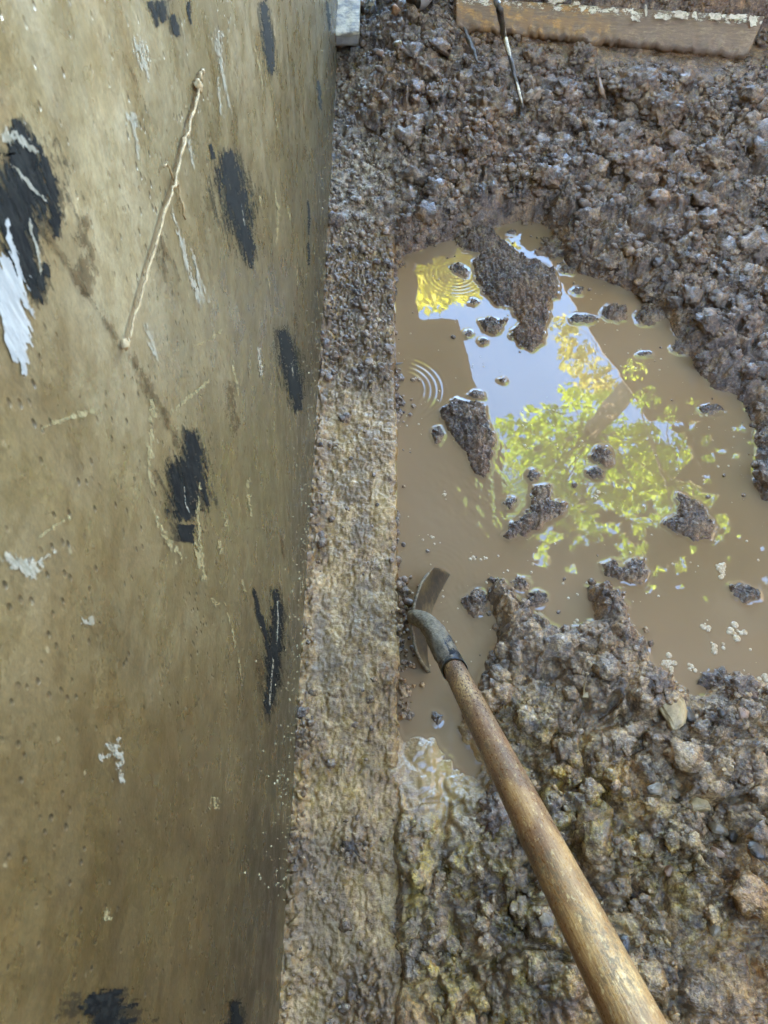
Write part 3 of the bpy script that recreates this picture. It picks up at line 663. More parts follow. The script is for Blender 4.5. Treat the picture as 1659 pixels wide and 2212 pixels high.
zz = np.maximum(fh(cx, cy), gh(cx, cy))
ne = 420; ey = .42+1.45*rng.random(ne); kk = (fbm(ey*14, ey*0, 88, 3) > .42); ey = ey[kk]; ne = len(ey); ev = fbm(ey*9, ey*0+3, 89, 3)
ex = XE+.001+np.abs(rng.normal(0, .008, ne))*(.4+1.8*(ev > .5)); ez = ZW+np.abs(rng.normal(.004, .008, ne))*np.clip(1-(ex-XE)/.03, .1, 1)
cx = np.concatenate([cx, ex]); cy = np.concatenate([cy, ey]); zz = np.concatenate([zz, ez]); cr = np.concatenate([cr, np.clip(rng.lognormal(math.log(.0052), .4, ne), .002, .011)])
led = scatter('ledge_crumbs', np.stack([cx, cy, zz+cr*.2], 1), cr, MUD, PR1, {'moss': moss_at, 'chalk': chalk_at, 'slick': lambda a, b: a*0}, smooth=False)
tag(led, 'mud crumbs strewn on the concrete ledge', 'mud crumbs', kind='stuff')
# sand grit on the wall base
N = 1500; gy_ = .1+2.9*rng.random(N)**1.1; gz_ = np.abs(rng.normal(0, .16, N))
grit = scatter('sand_grit', np.stack([np.full(N, XW+.0004), gy_, gz_+.002], 1), np.clip(rng.lognormal(math.log(.0011), .45, N), .0005, .0028), simple('sand_grain', [(.4, (.20, .16, .08)), (.6, (.42, .36, .22))], 90, .6, .0005), PR1)
tag(grit, 'sand grit splashed on the lower wall', 'sand grit', kind='stuff')

# ------------------------------------------------------------------ distinct clods and stones
def rock(name, px, py, r, mat, lab, cat, sq=(1, .8, .6), seed=1, amp=.3, sub=4, lift=.25, facet=0, group=None, rot=0., dz=None):
    z = .0
    for _ in range(4):
        p = onz(px, py, z); z = float(gh(np.array([p[0]]), np.array([p[1]]))[0]) if p[0] > XE else float(max(fh(np.array([p[0]]), np.array([p[1]]))[0], gh(np.array([p[0]]), np.array([p[1]]))[0]))
    if dz is not None: z = dz; p = onz(px, py, z)
    if facet:
        bm = bmesh.new(); rr = random.Random(seed)
        for _ in range(facet):
            v = Vector((rr.gauss(0, 1), rr.gauss(0, 1), rr.gauss(0, 1))).normalized()*rr.uniform(.8, 1.05); bm.verts.new((v.x*sq[0]*r, v.y*sq[1]*r, v.z*sq[2]*r))
        bmesh.ops.convex_hull(bm, input=bm.verts); bmesh.ops.delete(bm, geom=[v for v in bm.verts if not v.link_faces], context='VERTS')
        bmesh.ops.bevel(bm, geom=bm.edges[:]+bm.verts[:], offset=r*.06, segments=2, affect='EDGES')
        bmesh.ops.triangulate(bm, faces=bm.faces[:]); bmesh.ops.subdivide_edges(bm, edges=bm.edges[:], cuts=2, use_grid_fill=True)
        for v in bm.verts: v.co += v.co.normalized()*mn.fractal(v.co*(2.5/r)+Vector((seed, 0, 0)), 1, 2, 3)*r*.05
        me = bpy.data.meshes.new(name); bm.to_mesh(me); bm.free(); me.polygons.foreach_set('use_smooth', [True]*len(me.polygons)); me.materials.append(mat)
        o = bpy.data.objects.new(name, me); COL.objects.link(o)
    else:
        V, F = blob((0, 0, 0), r, seed, sub, sq, amp)
        # crumbly skin
        n = (lumps(V[:, 0]+seed, V[:, 1]+V[:, 2]*.7, .022, seed)-.4)*.012+(lumps(V[:, 0]-V[:, 2], V[:, 1]+seed, .010, seed+2)-.4)*.006
        nn = V/np.linalg.norm(V, axis=1)[:, None]; V = V+nn*n[:, None]*min(1., r/.035)
        o = mesh_np(name, V, np.array(F), mat)
    o.location = (p[0], p[1], z+r*sq[2]*lift); o.rotation_euler = (0, 0, rot)
    tag(o, lab, cat, group); return o
G = 'big mud clods on the bank'
CL = [(912,150,.062,'steep dark grey clod standing in the mud right of the far end of the wall'),(1062,215,.072,'largest dark clod, undercut, left of the long stick'),
 (1378,190,.075,'big rounded clod with a hollow under it below the right-hand board'),(1432,235,.060,'tall rounded clod just right of the undercut one'),
 (1265,78,.048,'angular clod just under the lower edge of the board'),(1335,75,.035,'small clod in the shadow under the board'),(1490,215,.055,'dark clod in the far mound right of the tall rounded clod'),
 (975,60,.040,'clod left of the long stick near the top edge'),(1150,120,.040,'clod right of the long stick'),(1035,300,.045,'flat-topped tan clod below the undercut dark clod'),
 (768,120,.028,'small dark round clod at the foot of the far wall'),(820,255,.034,'brown clod on the chalky strip beside the wall'),(1210,470,.050,'crumbly clod overhanging the far tip of the puddle'),
 (1590,110,.045,'clod by the yellow leaf at the right edge'),(1545,330,.055,'clod with a dark hollow beside it on the right slope'),(1300,330,.045,'low clod in the middle of the far slope'),
 (725,480,.026,'reddish clod lying against the wall foot'),(745,905,.015,'dark little clod on the bare ledge'),(1180,395,.040,'clod on the slope above the puddle tip'),
 (1640,1060,.035,'dark wet clod at the right-hand shore'),(1555,1475,.034,'black shiny clod at the near shore of the puddle'),(1600,1490,.028,'pinkish crumbly clod at the near shore beside the black one'),
 (1490,1300,.0,''),(1075,1760,.038,'rounded clod right beside the shovel handle in the mossy mud'),(1420,1475,.026,'greenish rough clod behind the pale flat stone'),
 (760,1830,.020,'dark lump of mud on the pale wet ledge'),(650,1540,.014,'small dark clod wedged at the wall foot near the lowest black smear')]
for k, (a, b, r, lab) in enumerate(CL):
    if r: rock('mud_clod', a, b, r, MUD_WET if k in (19, 20, 25, 26, 10) else MUD_DRY, lab, 'mud clod', (1, random.uniform(.75, 1), random.uniform(.6, .85)), k*5+2, .34, 5 if r > .04 else 4, .05, group=G, rot=random.uniform(0, 6))
rock('flat_stone', 1450, 1540, .043, STONE_P, 'pale flat angular stone lying on the near mud by the puddle', 'stone', (.78, 1.15, .35), 12, facet=14, lift=1.6, rot=.3)
ST = [(1268,1492,.022,STONE_P,(.9,.55,.35),'almond-shaped flat tan stone in the mud left of the pale flat stone'),
 (1486,1548,.018,STONE_D,(1,1,.7),'blue-black stone touching the right side of the pale flat stone'),(1497,1745,.032,STONE_P,(.6,1.2,.5),'long pale shard of stone lying in the mud at right'),
 (1545,1790,.020,STONE_G,(1,.9,.7),'grey block of stone beside the long shard'),(1590,1805,.016,STONE_D,(1,.8,.7),'dark stone right of the grey block'),(1622,1845,.020,STONE_D,(1,1,.7),'blue-grey stone near the right edge below the shard'),
 (1555,1840,.017,STONE_R,(1,.8,.7),'striped brownish stone below the grey block'),(1408,1705,.018,STONE_G,(1,.9,.7),'shiny wet grey stone left of the long shard'),(1075,2040,.0,STONE_G,(1,1,1),''),
 (860,88,.020,STONE_P,(1,1,.8),'pale tan pebble near the far end of the wall'),(822,127,.020,STONE_R,(1,1,.8),'pinkish tan pebble in the far mud beside the small dark clod'),(1600,1540,.020,STONE_R,(1,.7,.4),'smooth brownish stone at the right edge below the puddle'),
 (820,1226,.007,STONE_P,(1,.8,.6),'whitish chip of stone on the ledge beside the shovel blade'),(1280,1815,.012,STONE_R,(1,.8,.7),'small orange-tan pebble in the mud right of the handle'),
 (1530,2005,.016,STONE_G,(1,.9,.7),'small teal-grey round pebble low on the right'),(1640,1925,.014,STONE_R,(.7,1.2,.6),'pink stone cut by the right edge of the photograph'),(1350,2040,.018,STONE_D,(1,.8,.6),'flat dark stone low on the right between pebbles'),
 (1555,1540,.014,STONE_D,(1,1,.7),'small dark stone above the pinkish ones'),(1180,1990,.018,STONE_G,(1,.8,.6),'dull grey stone in the mossy mud left of the handle base'),(1440,1880,.016,STONE_R,(1,.8,.6),'small rosy stone in the lower right mud'),
 (1510,1860,.013,STONE_P,(1,.7,.6),'little pale stone in the lower right mud')]
for k, (a, b, r, mt, sq, lab) in enumerate(ST):
    if r: rock('stone', a, b, r, mt, lab, 'stone', sq, k*3+31, facet=13, lift=.85, rot=k*.9, group='loose stones in the mud')
rock('terracotta_shard', 858, 10, .030, TERRA, 'orange terracotta shard at the top edge near the wall', 'shard', (1, .7, .7), 4, facet=12, lift=.6)
# leaves
for (a, b, lab, w) in [(885,53,'tiny yellow-green leaf on the mud near the far end of the wall', .010),(1655,146,'tiny yellow leaf on the slope at the right edge', .012)]:
    p = onz(a, b, .12); z = float(gh(np.array([p[0]]), np.array([p[1]]))[0])+.02; p = onz(a, b, z)
    V = [(w*1.4*(i/6-.5), j*w*.5*math.sin(math.pi*(i+.3)/6.6), .004*abs(j)+.003*math.sin(i)) for i in range(7) for j in (-1, 0, 1)]
    o = mesh_np('fallen_leaf', V, gridF(7, 3), LEAFY); o.location = p; o.rotation_euler = (.2, .3, 1.); tag(o, lab, 'leaf')

# ------------------------------------------------------------------ sticks
def surf(px, py, lift=.01):
    z = .05
    for _ in range(5):
        p = onz(px, py, z); z = float(gh(np.array([p[0]]), np.array([p[1]]))[0])+lift
    return onz(px, py, z)
def stick(name, pxs, rad, mats, lab, cat, lift=.03, parts=('bark', 'bare_wood')):
    P = [surf(a, b, lift) for a, b in pxs]; b0 = P[-1]
    r = empty(name, tuple(b0), lab, cat)
    P = densify(P, 6, .001); n = len(P); rr = np.interp(np.linspace(0, 1, n), np.linspace(0, 1, len(rad)), rad)
    V, F = tube(P-b0, rr, 9, wob=.4); mesh_py(parts[0], V, F, mats[0], r)
    return r, P-b0
r, P = stick('long_stick', [(1068,-20),(1078,20),(1090,80),(1104,130),(1116,180),(1130,235)], [.009, .010, .0085, .007, .006, .004], (DARKW,), 'long thin stick with bleached peeled stretches lying down the far slope', 'stick', .055)
n = len(P)
for a, b, rr in [(8, 19, .0085), (24, n-1, .0045)]:
    seg_ = P[a:b]+np.array([-.001, -.001, .0045]); V, F = tube(seg_, np.interp(np.linspace(0, 1, len(seg_)), [0, .25, .8, 1], [.002, rr, rr*.8, .0015]), 8, wob=.35); mesh_py('bare_wood', V, F, BONE, r)
stick('dark_twig', [(1003,60),(1012,85),(1022,108),(1032,135)], [.004, .008, .007, .003], (DARKW,), 'short dark twig left of the long stick', 'twig', .03)
stick('bark_chip', [(1290,150),(1300,200),(1308,215)], [.004, .009, .003], (STONE_R,), 'reddish sliver of wood on the far slope', 'wood chip', .004)
rock('tan_chip', 1150, 222, .032, simple('tan_bark', [(.35, (.16, .115, .08)), (.65, (.36, .27, .19))], 60, .6, .0015), 'tan crumbly chip at the lower end of the long stick', 'wood chip', (1.3, .5, .4), 9, .3, rot=.7, lift=1.)
# dark splinter by the pool edge
P = densify([onz(838, 790, -.012)+np.array([0, 0, 0]), onz(870, 783, -.018)], 5, .0004); V, F = tube(P-P[0], [.001, .003, .004, .004, .003, .001], 7, flat=.5)
o = mesh_py('black_splinter', V, F, DARKW); o.location = P[0]; tag(o, 'small black splinter at the ledge edge by the puddle', 'wood chip')
P = densify([surf(648,1490,.006)*np.array([1,1,1]), surf(668,1486,.008)], 4, .0003); V, F = tube(P-P[0], .0016, 6)
o = mesh_py('dark_straw', V, F, DARKW); o.location = P[0]; tag(o, 'short dark straw at the wall foot beside the ledge', 'twig')

# ------------------------------------------------------------------ weathered board at the far edge
def board_mat():
    m = M('weathered_board'); uv = m.n('ShaderNodeTexCoord').outputs['UV']; s = m.sep(uv)
    g = m.noise(1, 5, .7, co=m.scale((26, 14, 1), uv)); base = m.ramp(g, [(.3, (.13, .085, .055)), (.5, (.27, .185, .12)), (.7, (.42, .30, .19))])
    orr = m.ma('MULTIPLY', m.mr(m.noise(1, 4, .65, co=m.scale((14, 2.0, 1), uv)), .44, .54), m.mr(s[0], .62, .46, 0, 1))
    base = m.mix(m.ma('MULTIPLY', orr, .9), base, m.ramp(g, [(.3, (.36, .18, .05)), (.7, (.62, .36, .13))]))
    muddy = m.mr(m.noise(1, 4, .7, co=m.scale((22, 3, 1), uv)), .38, .52)
    base = m.mix(m.ma('MULTIPLY', muddy, .65), base, (.19, .125, .082))
    wh = m.ma('MULTIPLY', m.mr(m.noise(1, 5, .8, co=m.scale((34, 5, 1), uv)), .51, .56), m.mr(m.ma('ADD', s[1], m.ma('MULTIPLY', m.noise(1, 4, .7, co=m.scale((16, 3, 1), uv)), .45)), .96, 1.04))
    base = m.mix(wh, base, (.80, .74, .62))
    m.set(Base_Color=base, Roughness=.62); m.bump(m.ma('ADD', m.noise(1, 5, .7, co=m.scale((80, 40, 1), uv)), wh), .002, 1.)
    return m.m
BOARD = board_mat()
def boardmesh(name, p00, p10, p01, p11, thick, mat, parent, nu=60, nv=12, rag=.0):
    """p00 lower left, p10 lower right, p01 upper left, p11 upper right of the front face; thickness goes back"""
    u, v = np.meshgrid(np.linspace(0, 1, nu), np.linspace(0, 1, nv), indexing='ij'); u, v = u.ravel()[:, None], v.ravel()[:, None]
    V = p00*(1-u)*(1-v)+p10*u*(1-v)+p01*(1-u)*v+p11*u*v
    nrm = np.cross(p10-p00, p01-p00); nrm /= np.linalg.norm(nrm)
    if rag: V[:, 2] += (1-v[:, 0])**6*-rag*(lumps(V[:, 0]*1.3, V[:, 0]*0+.3, .05, 4)+.5*lumps(V[:, 0], V[:, 0]*0, .02, 8)-.4)
    V = V+nrm*(.003*(fbm(V[:, 0]*30, V[:, 2]*30, 6)-.5))[:, None]
    Bk = V-nrm*thick; n = nu*nv; F = gridF(nu, nv); Fb = F[:, ::-1]+n; fs = [F, Fb]
    idx = np.arange(n).reshape(nu, nv)
    for e in (idx[:, 0], idx[::-1, -1], idx[0, ::-1], idx[-1, :]):
        fs.append(np.stack([e[:-1], e[:-1]+n, e[1:]+n, e[1:]], 1))
    UV = np.concatenate([np.hstack([u, v])]*2)
    return mesh_np(name, np.concatenate([V, Bk]), np.concatenate(fs), mat, parent, smooth=False, uv=UV)
zb = .17
pl = onz(985, 52, zb); pr_ = onz(1618, 112, zb); ul = onz(985, -6, zb+.045); ur = onz(1652, 36, zb+.045)
bd = empty('weathered_board', tuple((pl+pr_)/2), 'long muddy board with orange patches and flaking white paint holding back the far mud', 'board')
c = np.array(bd.location)
boardmesh('plank', pl-c, pr_-c, ul-c, ur-c, .035, BOARD, bd, 160, 16, .018)
# flaking white paint curls standing off the board's upper edge
FL = simple('white_flake', [(.35, (.34, .26, .18)), (.55, (.70, .62, .50))], 60, .6, .001, 200)
for a, b, w, h_ in [(1395,22,5,26),(1372,40,18,12),(1425,36,26,8),(1470,34,30,14),(1500,33,10,16),(1545,36,26,15),(1590,38,40,12),(1330,24,10,8),(1200,4,34,10),(1245,8,14,8),(1440,38,16,10),(1625,46,14,20)]:
    t = (a-985)/(1652-985); p = ul*(1-t)+ur*t; q = C0+ray(a, b)*np.dot(p-C0, CF)*.992
    s_ = np.dot(q-C0, CF)/FP; V = []; 
    for i in range(6):
        for j in range(5):
            V.append(q-c+CR*s_*w*(i/5-.5)*(1+.3*random.uniform(-1, 1))+CU*s_*h_*(j/4-.5)*(1+.4*random.uniform(-1, 1))-CF*random.uniform(0, .006))
    o = mesh_np('paint_flake', V, gridF(6, 5), FL, bd, smooth=False)
# upright splinter on the board
P = densify([atd(1390, 15, 2.62), atd(1397, 30, 2.61), atd(1405, 52, 2.60)], 3, .001); V, F = tube(P-P[-1], [.003, .006, .009, .010, .008, .006, .003], 7, flat=.5)
o = mesh_py('wood_splinter', V, F, BONE); o.location = P[-1]; tag(o, 'pale split piece of wood standing against the board', 'wood chip')
P = densify([atd(1520, -5, 2.66), atd(1555, 8, 2.63), atd(1585, 22, 2.60), atd(1600, 36, 2.58)], 4, .0015); V, F = tube(P-P[-1], .0032, 6)
o = mesh_py('curved_twig', V, F, simple('tan_twig', [(.4, (.24, .16, .11)), (.6, (.40, .29, .21))], 90)); o.location = P[-1]; tag(o, 'thin curved brown twig resting on the board end', 'twig')
# short pale board and clear cup at the far foot of the wall
zb = .11; p0 = onz(722, 100, zb); p1 = onz(775, 98, zb); q0 = onz(722, 78, zb+.026); q1 = onz(776, 74, zb+.026)
sb = empty('board_offcut', tuple(p0), 'short pale board end with a brown edge lying against the far wall foot', 'board')
c = np.array(sb.location); back = np.array([0, .42, 0])
boardmesh('sawn_edge', p0-c, p1-c, q0-c, q1-c, .004, simple('brown_edge', [(.4, (.10, .075, .05)), (.6, (.17, .13, .09))], 30), sb, 10, 5)
top = boardmesh('top_face', q0-c+np.array([0, .001, .001]), q1-c+np.array([0, .001, .001]), q0-c+back, q1-c+back, .02, simple('pale_muddy_board', [(.42, (.13, .095, .06)), (.52, (.34, .27, .18)), (.7, (.56, .46, .33))], 26, .6, .002, 90), sb, 14, 20)
def glassy():
    m = M('clear_plastic'); m.set(Base_Color=(.85, .9, .93), Roughness=.08, IOR=1.45); m.b.inputs['Transmission Weight'].default_value = .92; return m.m
GL = glassy()
cp = surf(803, 18, .02); cup = empty('plastic_cup', tuple(cp), 'crumpled clear plastic cup lying at the top near the wall', 'cup')
ang = np.linspace(0, 2*math.pi, 28, endpoint=False); V = []; F = []
for i, (h_, r_) in enumerate([(0, .028), (.004, .030), (.02, .031), (.04, .034), (.06, .036), (.078, .038), (.080, .041), (.082, .041), (.080, .036), (.06, .034), (.02, .029), (.003, .026)]):
    for a in ang: V.append((r_*math.cos(a)*(1+.10*math.sin(3*a+i*.7)), r_*math.sin(a)*(1+.08*math.cos(4*a+i)), h_))
for i in range(11):
    for j in range(28): F.append((i*28+j, i*28+(j+1) % 28, (i+1)*28+(j+1) % 28, (i+1)*28+j))
F.append(list(range(28))[::-1])
o = mesh_py('cup_wall', V, F, GL, cup); o.rotation_euler = (1.1, .2, .6)
mesh_py('cup_rim', *tube([(0.041*math.cos(a), .041*math.sin(a), .081) for a in np.linspace(0, 6.283, 30)], .0016, 6, False), GL, cup).rotation_euler = (1.1, .2, .6)
# grey can at top edge
cp = surf(905, -8, .03); V, F = tube([cp*0+np.array([0, 0, 0]), np.array([.03, .035, .01]), np.array([.06, .07, .02])], .045, 26)
pot = empty('grey_pipe_end', tuple(cp), 'smooth grey pipe end just showing at the top edge', 'pipe')
V, F = tube([(-.02, -.02, 0), (0, 0, 0), (.03, .05, .01), (.08, .14, .03)], [.036, .04, .04, .04], 28, cap=False); mesh_py('pipe_wall', V, F, simple('grey_plastic', [(.4, (.20, .19, .18)), (.6, (.30, .285, .27))], 12, .4, .0004), pot)
V, F = tube([(-.02, -.02, 0), (.03, .05, .01), (.08, .14, .03)], [.032, .036, .036], 28); mesh_py('pipe_bore', V, F, DARKW, pot)

# ------------------------------------------------------------------ foam and bubbles
def foam_mat():
    m = M('foam_film'); m.set(Base_Color=m.ramp(m.noise(300, 3, .6), [(.4, (.36, .26, .15)), (.6, (.52, .44, .32))]), Roughness=.12, IOR=1.4); m.bump(m.noise(500, 2), .0006, 1.); return m.m
FOAM = foam_mat()
def dome(cx, cy, r, seg=14, rings=4, ring=True):
    V = [];
    for i in range(rings+1):
        t = i/rings*math.pi/2
        for j in range(seg):
            a = 2*math.pi*j/seg; V.append((cx+r*math.cos(t)*math.cos(a), cy+r*math.cos(t)*math.sin(a), r*.38*math.sin(t)))
    F = [(i*seg+j, i*seg+(j+1) % seg, (i+1)*seg+(j+1) % seg, (i+1)*seg+j) for i in range(rings) for j in range(seg)]
    return V, F
def foam(px, py, r, n, lab):
    c = onz(px, py, ZW+.0003); Vs = []; Fs = []; rr = random.Random(int(px*7+py))
    sc = np.dot(c-C0, CF)/FP
    for k in range(n):
        a = rr.uniform(0, 6.28); d = r*rr.uniform(.0, 1)*sc if n > 3 else r*.5*sc*k; q = r*sc*rr.uniform(.10, .42)*(1. if n > 3 else 1.2)
        V, F = dome(d*math.cos(a), d*math.sin(a), q); o0 = len(Vs); Vs += V; Fs += [tuple(i+o0 for i in f) for f in F]
    o = mesh_py('foam_patch', Vs, Fs, FOAM); o.location = c; tag(o, lab, 'foam', 'patches of foam on the puddle')
for a in [(1442,1432,20,12,'ring of pale foam around a brown bubble near the near shore of the puddle'),(1492,1447,13,6,'small pale foam patch right of the foam ring'),(1530,1358,20,8,'loose foam cluster left of another in the right of the puddle'),
 (1592,1362,22,9,'double foam cluster nearest the right edge'),(1552,1398,18,7,'foam pair just below the two foam clusters'),(1652,1467,18,8,'foam patch cut by the right edge of the photograph'),(1543,1462,12,5,'foam fringe on the black shiny clod'),
 (1560,1225,22,12,'bubbly muddy froth above the low double mud lump'),(1560,1245,14,7,'froth speckles beside the low double mud lump'),(932,1160,9,3,'white foam dot in the water above the shovel blade tip'),(1045,1205,10,4,'two small white bubbles right of the shovel blade'),
 (1025,1207,9,3,'small bubble pair next to the white bubbles right of the blade'),(960,1070,13,5,'bubble near the left shore below the long dark lump'),(1287,1073,14,4,'lone flat bubble below the round dark lump'),(1245,1348,10,4,'thin foam at the inner corner of the mud spit'),
 (1200,965,9,4,'small bubbles on the green reflection'),(1140,968,8,3,'single bubble at the left of the green reflection'),(1490,1130,8,3,'foam on the triangular mud lump edge'),(1030,1010,8,3,'bubble at the foot of the long dark lump'),(1375,1208,6,3,'foam on the tip of the bean-shaped lump')]: foam(*a)
N = 420; u = rng.random((N, 2)); fpx = 860+780*u[:, 0]; fpy = 560+900*u[:, 1]; Vs = []; Fs = []
for a, b in zip(fpx, fpy):
    if fbm(np.array([a/150]), np.array([b/150]), 9)[0] < .47: continue
    p = onz(a, b, ZW+.0004)
    if p[0] < XE+.01 or gh(p[:1], p[1:2])[0] > ZW-.004: continue
    V, F = dome(p[0], p[1], random.choice((.0012, .0016, .0022, .0032)), 8, 2); o0 = len(Vs); Vs += [(v[0], v[1], v[2]+ZW+.0003) for v in V]; Fs += [tuple(i+o0 for i in f) for f in F]
tag(mesh_py('foam_flecks', Vs, Fs, FOAM), 'tiny bubbles and flecks drifting on the puddle', 'foam flecks', kind='stuff')

# ------------------------------------------------------------------ shovel
def wood_mat():
    m = M('worn_ash_handle'); uv = m.n('ShaderNodeTexCoord').outputs['UV']; s = m.sep(uv)
    gr = m.noise(1, 5, .7, co=m.scale((24, 64, 1), uv)); blot = m.noise(1, 5, .65, co=m.scale((11, 3.4, 1), uv)); fl = m.noise(1, 5, .8, co=m.scale((120, 34, 1), uv))
    wornf = m.ma('ADD', m.ma('MULTIPLY', s[0], .55), m.ma('MULTIPLY', m.ma('SUBTRACT', blot, .5), .9))
    col = m.ramp(m.ma('ADD', wornf, .06), [(.02, (.085, .036, .013)), (.26, (.17, .080, .030)), (.44, (.37, .225, .095)), (.66, (.60, .42, .20))])
    col = m.mix(m.mr(gr, .46, .62, 0, .6), col, m.mix(1., col, (.50, .38, .28), 'MULTIPLY'))
    z2 = m.mr(m.noise(1, 4, .6, co=m.scale((9, 3, 1), uv)), .40, .62)
    vf = m.ma('MULTIPLY', m.mr(fl, .48, .53), z2)
    col = m.mix(m.ma('MULTIPLY', vf, .75), col, m.mix(m.mr(s[0], .12, .30), (.55, .38, .17), (.10, .072, .040)))
    fl2 = m.mr(m.noise(1, 5, .8, co=m.scale((90, 26, 1), uv)), .56, .62)
    col = m.mix(m.ma('MULTIPLY', fl2, .45), col, (.70, .58, .34))
    m.set(Base_Color=col, Roughness=m.mr(fl, .4, .6, .26, .55)); m.b.inputs['Specular IOR Level'].default_value = .6
    m.bump(m.ma('ADD', gr, m.ma('MULTIPLY', fl, .7)), .0007, .9); return m.m
def steel_mat():
    m = M('blued_steel_with_mud'); n = m.noise(30, 5, .7); k = m.mr(m.ma('ADD', n, m.ma('MULTIPLY', m.attr('mudded'), .4)),     .60, .70)
    col = m.mix(k, (.025, .030, .042), m.ramp(m.noise(110, 4, .7), [(.3, (.08, .062, .04)), (.6, (.22, .18, .12))]))
    m.set(Base_Color=col, Roughness=m.mr(k, 0, 1, .28, .6), Metallic=m.ma('MULTIPLY', m.ma('SUBTRACT', 1., k), .6)); m.bump(m.ma('MULTIPLY', k, m.noise(200, 4, .7)), .003, 1.); return m.m
def blade_mat():
    m = M('muddy_blade_steel'); n = m.noise(16, 5, .65); sc = m.noise(60, 4, .7, co=m.scale((1, 1, .2)))
    col = m.ramp(m.ma('ADD', m.ma('MULTIPLY', n, .6), m.ma('MULTIPLY', sc, .4)), [(.38, (.020, .014, .006)), (.5, (.060, .042, .018)), (.64, (.20, .145, .065))])
    m.set(Base_Color=col, Roughness=.45, Metallic=.1); m.bump(sc, .001, 1.); return m.m
A = atd(980, 1443, 1.33); Bp = atd(1372, 2212, .529); hd = (A-Bp)/np.linalg.norm(A-Bp)
N0 = atd(893, 1330, 1.47)
sh = empty('shovel', tuple(N0), 'long wooden-handled shovel with its steel blade standing in the puddle', 'shovel')
end = Bp-hd*.42; n = 90; t = np.linspace(0, 1, n)[:, None]
hb = A+hd*.03
P = hb*(1-t)+end*t; rad = np.interp(np.linspace(0, 1, n), [0, .04, .3, .7, 1], [.0185, .0200, .0208, .0205, .0205]); seg = 40
Tn = -hd; u_ = np.cross(Tn, [0, 0, 1.]); u_ /= np.linalg.norm(u_); v_ = np.cross(Tn, u_); aa = np.linspace(0, 2*math.pi, seg+1)
V = (P[:, None, :]+rad[:, None, None]*(1+.006*np.sin(3*aa)[None, :, None])*(np.cos(aa)[None, :, None]*u_+np.sin(aa)[None, :, None]*v_)).reshape(-1, 3)
UV = np.stack([np.repeat(np.linspace(0, 1, n), seg+1), np.tile(np.linspace(0, 1, seg+1), n)], 1)
mesh_np('handle', V-N0, gridF(n, seg+1), wood_mat(), sh, uv=UV)
STEEL = steel_mat()
# socket (slit steel sleeve) that cranks over into the neck
sp = np.array([A-hd*.012, A+hd*.02, atd(957, 1398, 1.365), atd(940, 1365, 1.395), atd(918, 1342, 1.43), atd(900, 1333, 1.46), atd(893, 1331, 1.50)])
tt = np.linspace(0, len(sp)-1, 44)
P = np.stack([np.interp(tt, range(len(sp)), sp[:, k]) for k in range(3)], 1)
for _ in range(6): P[1:-1] = .25*P[:-2]+.5*P[1:-1]+.25*P[2:]
rad = np.interp(tt, range(len(sp)), [.0222, .0226, .0218, .0195, .0165, .0150, .013])
V, F = tube(P-N0, rad, 28, cap=False, wob=0.)
V = np.array(V); mud = np.clip(np.interp(np.repeat(tt, 28), [0, 1.2, 2.4, 4, 6], [.0, .05, .45, 1, 1])+(V[:, 0] < np.repeat(P[:, 0]-N0[0], 28))*.55, 0, 1)
V += (V-np.repeat(P-N0, 28, 0))*(mud*.35*(fbm(np.repeat(tt, 28)*3, np.tile(np.arange(28), len(P))*.6, 3)-.3))[:, None]
mesh_np('socket', V, np.array(F), STEEL, sh, attrs={'mudded': mud})
V, F = tube(np.array([A-hd*.016, A-hd*.011, A-hd*.006])-N0, [.0228, .0236, .0228], 28, cap=False); mesh_np('ferrule_rim', V, np.array(F), STEEL, sh, attrs={'mudded': np.zeros(len(V))})
# blade: dished round-point sheet on its edge, concave side to the right
T1 = atd(903, 1222, 1.50); L1 = atd(903, 1466, 1.49); W = (T1-L1); W[0] = 0; W /= np.linalg.norm(W)
Dv = hd+np.array([.50, 0, 0]); Dv -= W*(Dv@W); Dv /= np.linalg.norm(Dv); Nx = np.cross(W, Dv); Nx *= np.sign(Nx[0])
ns, nt = 46, 41; V = []
ctr = (T1+L1)/2
half = np.linalg.norm(T1-L1)/2*.96
for i in range(ns):
    s = i/(ns-1)
    w = half*(1-s**1.9)
    for j in range(nt):
        t_ = j/(nt-1)*2-1
        sag = .050*(abs(t_)**3.5)*(1 if s < .5 else (1-s)*2)
        p = N0+Dv*(s*.285+sag-.002)+W*(t_*w+((ctr-N0)@W))+Nx*(.026*t_**2*(1-.45*s)-.004*math.exp(-(t_/.12)**2)*(1-s)+.018*s*s)
        V.append(p)
V = np.array(V); nrm = Nx*.0018; BL = blade_mat()
idx = np.arange(ns*nt).reshape(ns, nt); n_ = ns*nt; fs = [gridF(ns, nt), gridF(ns, nt)[:, ::-1]+n_]
for e in (idx[:, 0], idx[::-1, -1], idx[0, ::-1], idx[-1, :]): fs.append(np.stack([e[:-1], e[:-1]+n_, e[1:]+n_, e[1:]], 1))
mesh_np('blade', np.concatenate([V, V-nrm])-N0, np.concatenate(fs), BL, sh)
# rolled step along the blade's shoulder
row = V[:nt][2:-2]; V2, F2 = tube(row-N0-Nx*.001, .0032, 8, wob=.3); mesh_np('rolled_step', V2, np.array([f for f in F2 if len(set(f)) == 4]), simple('muddy_step', [(.4, (.08, .062, .035)), (.6, (.26, .22, .14))], 120, .4, .002), sh)

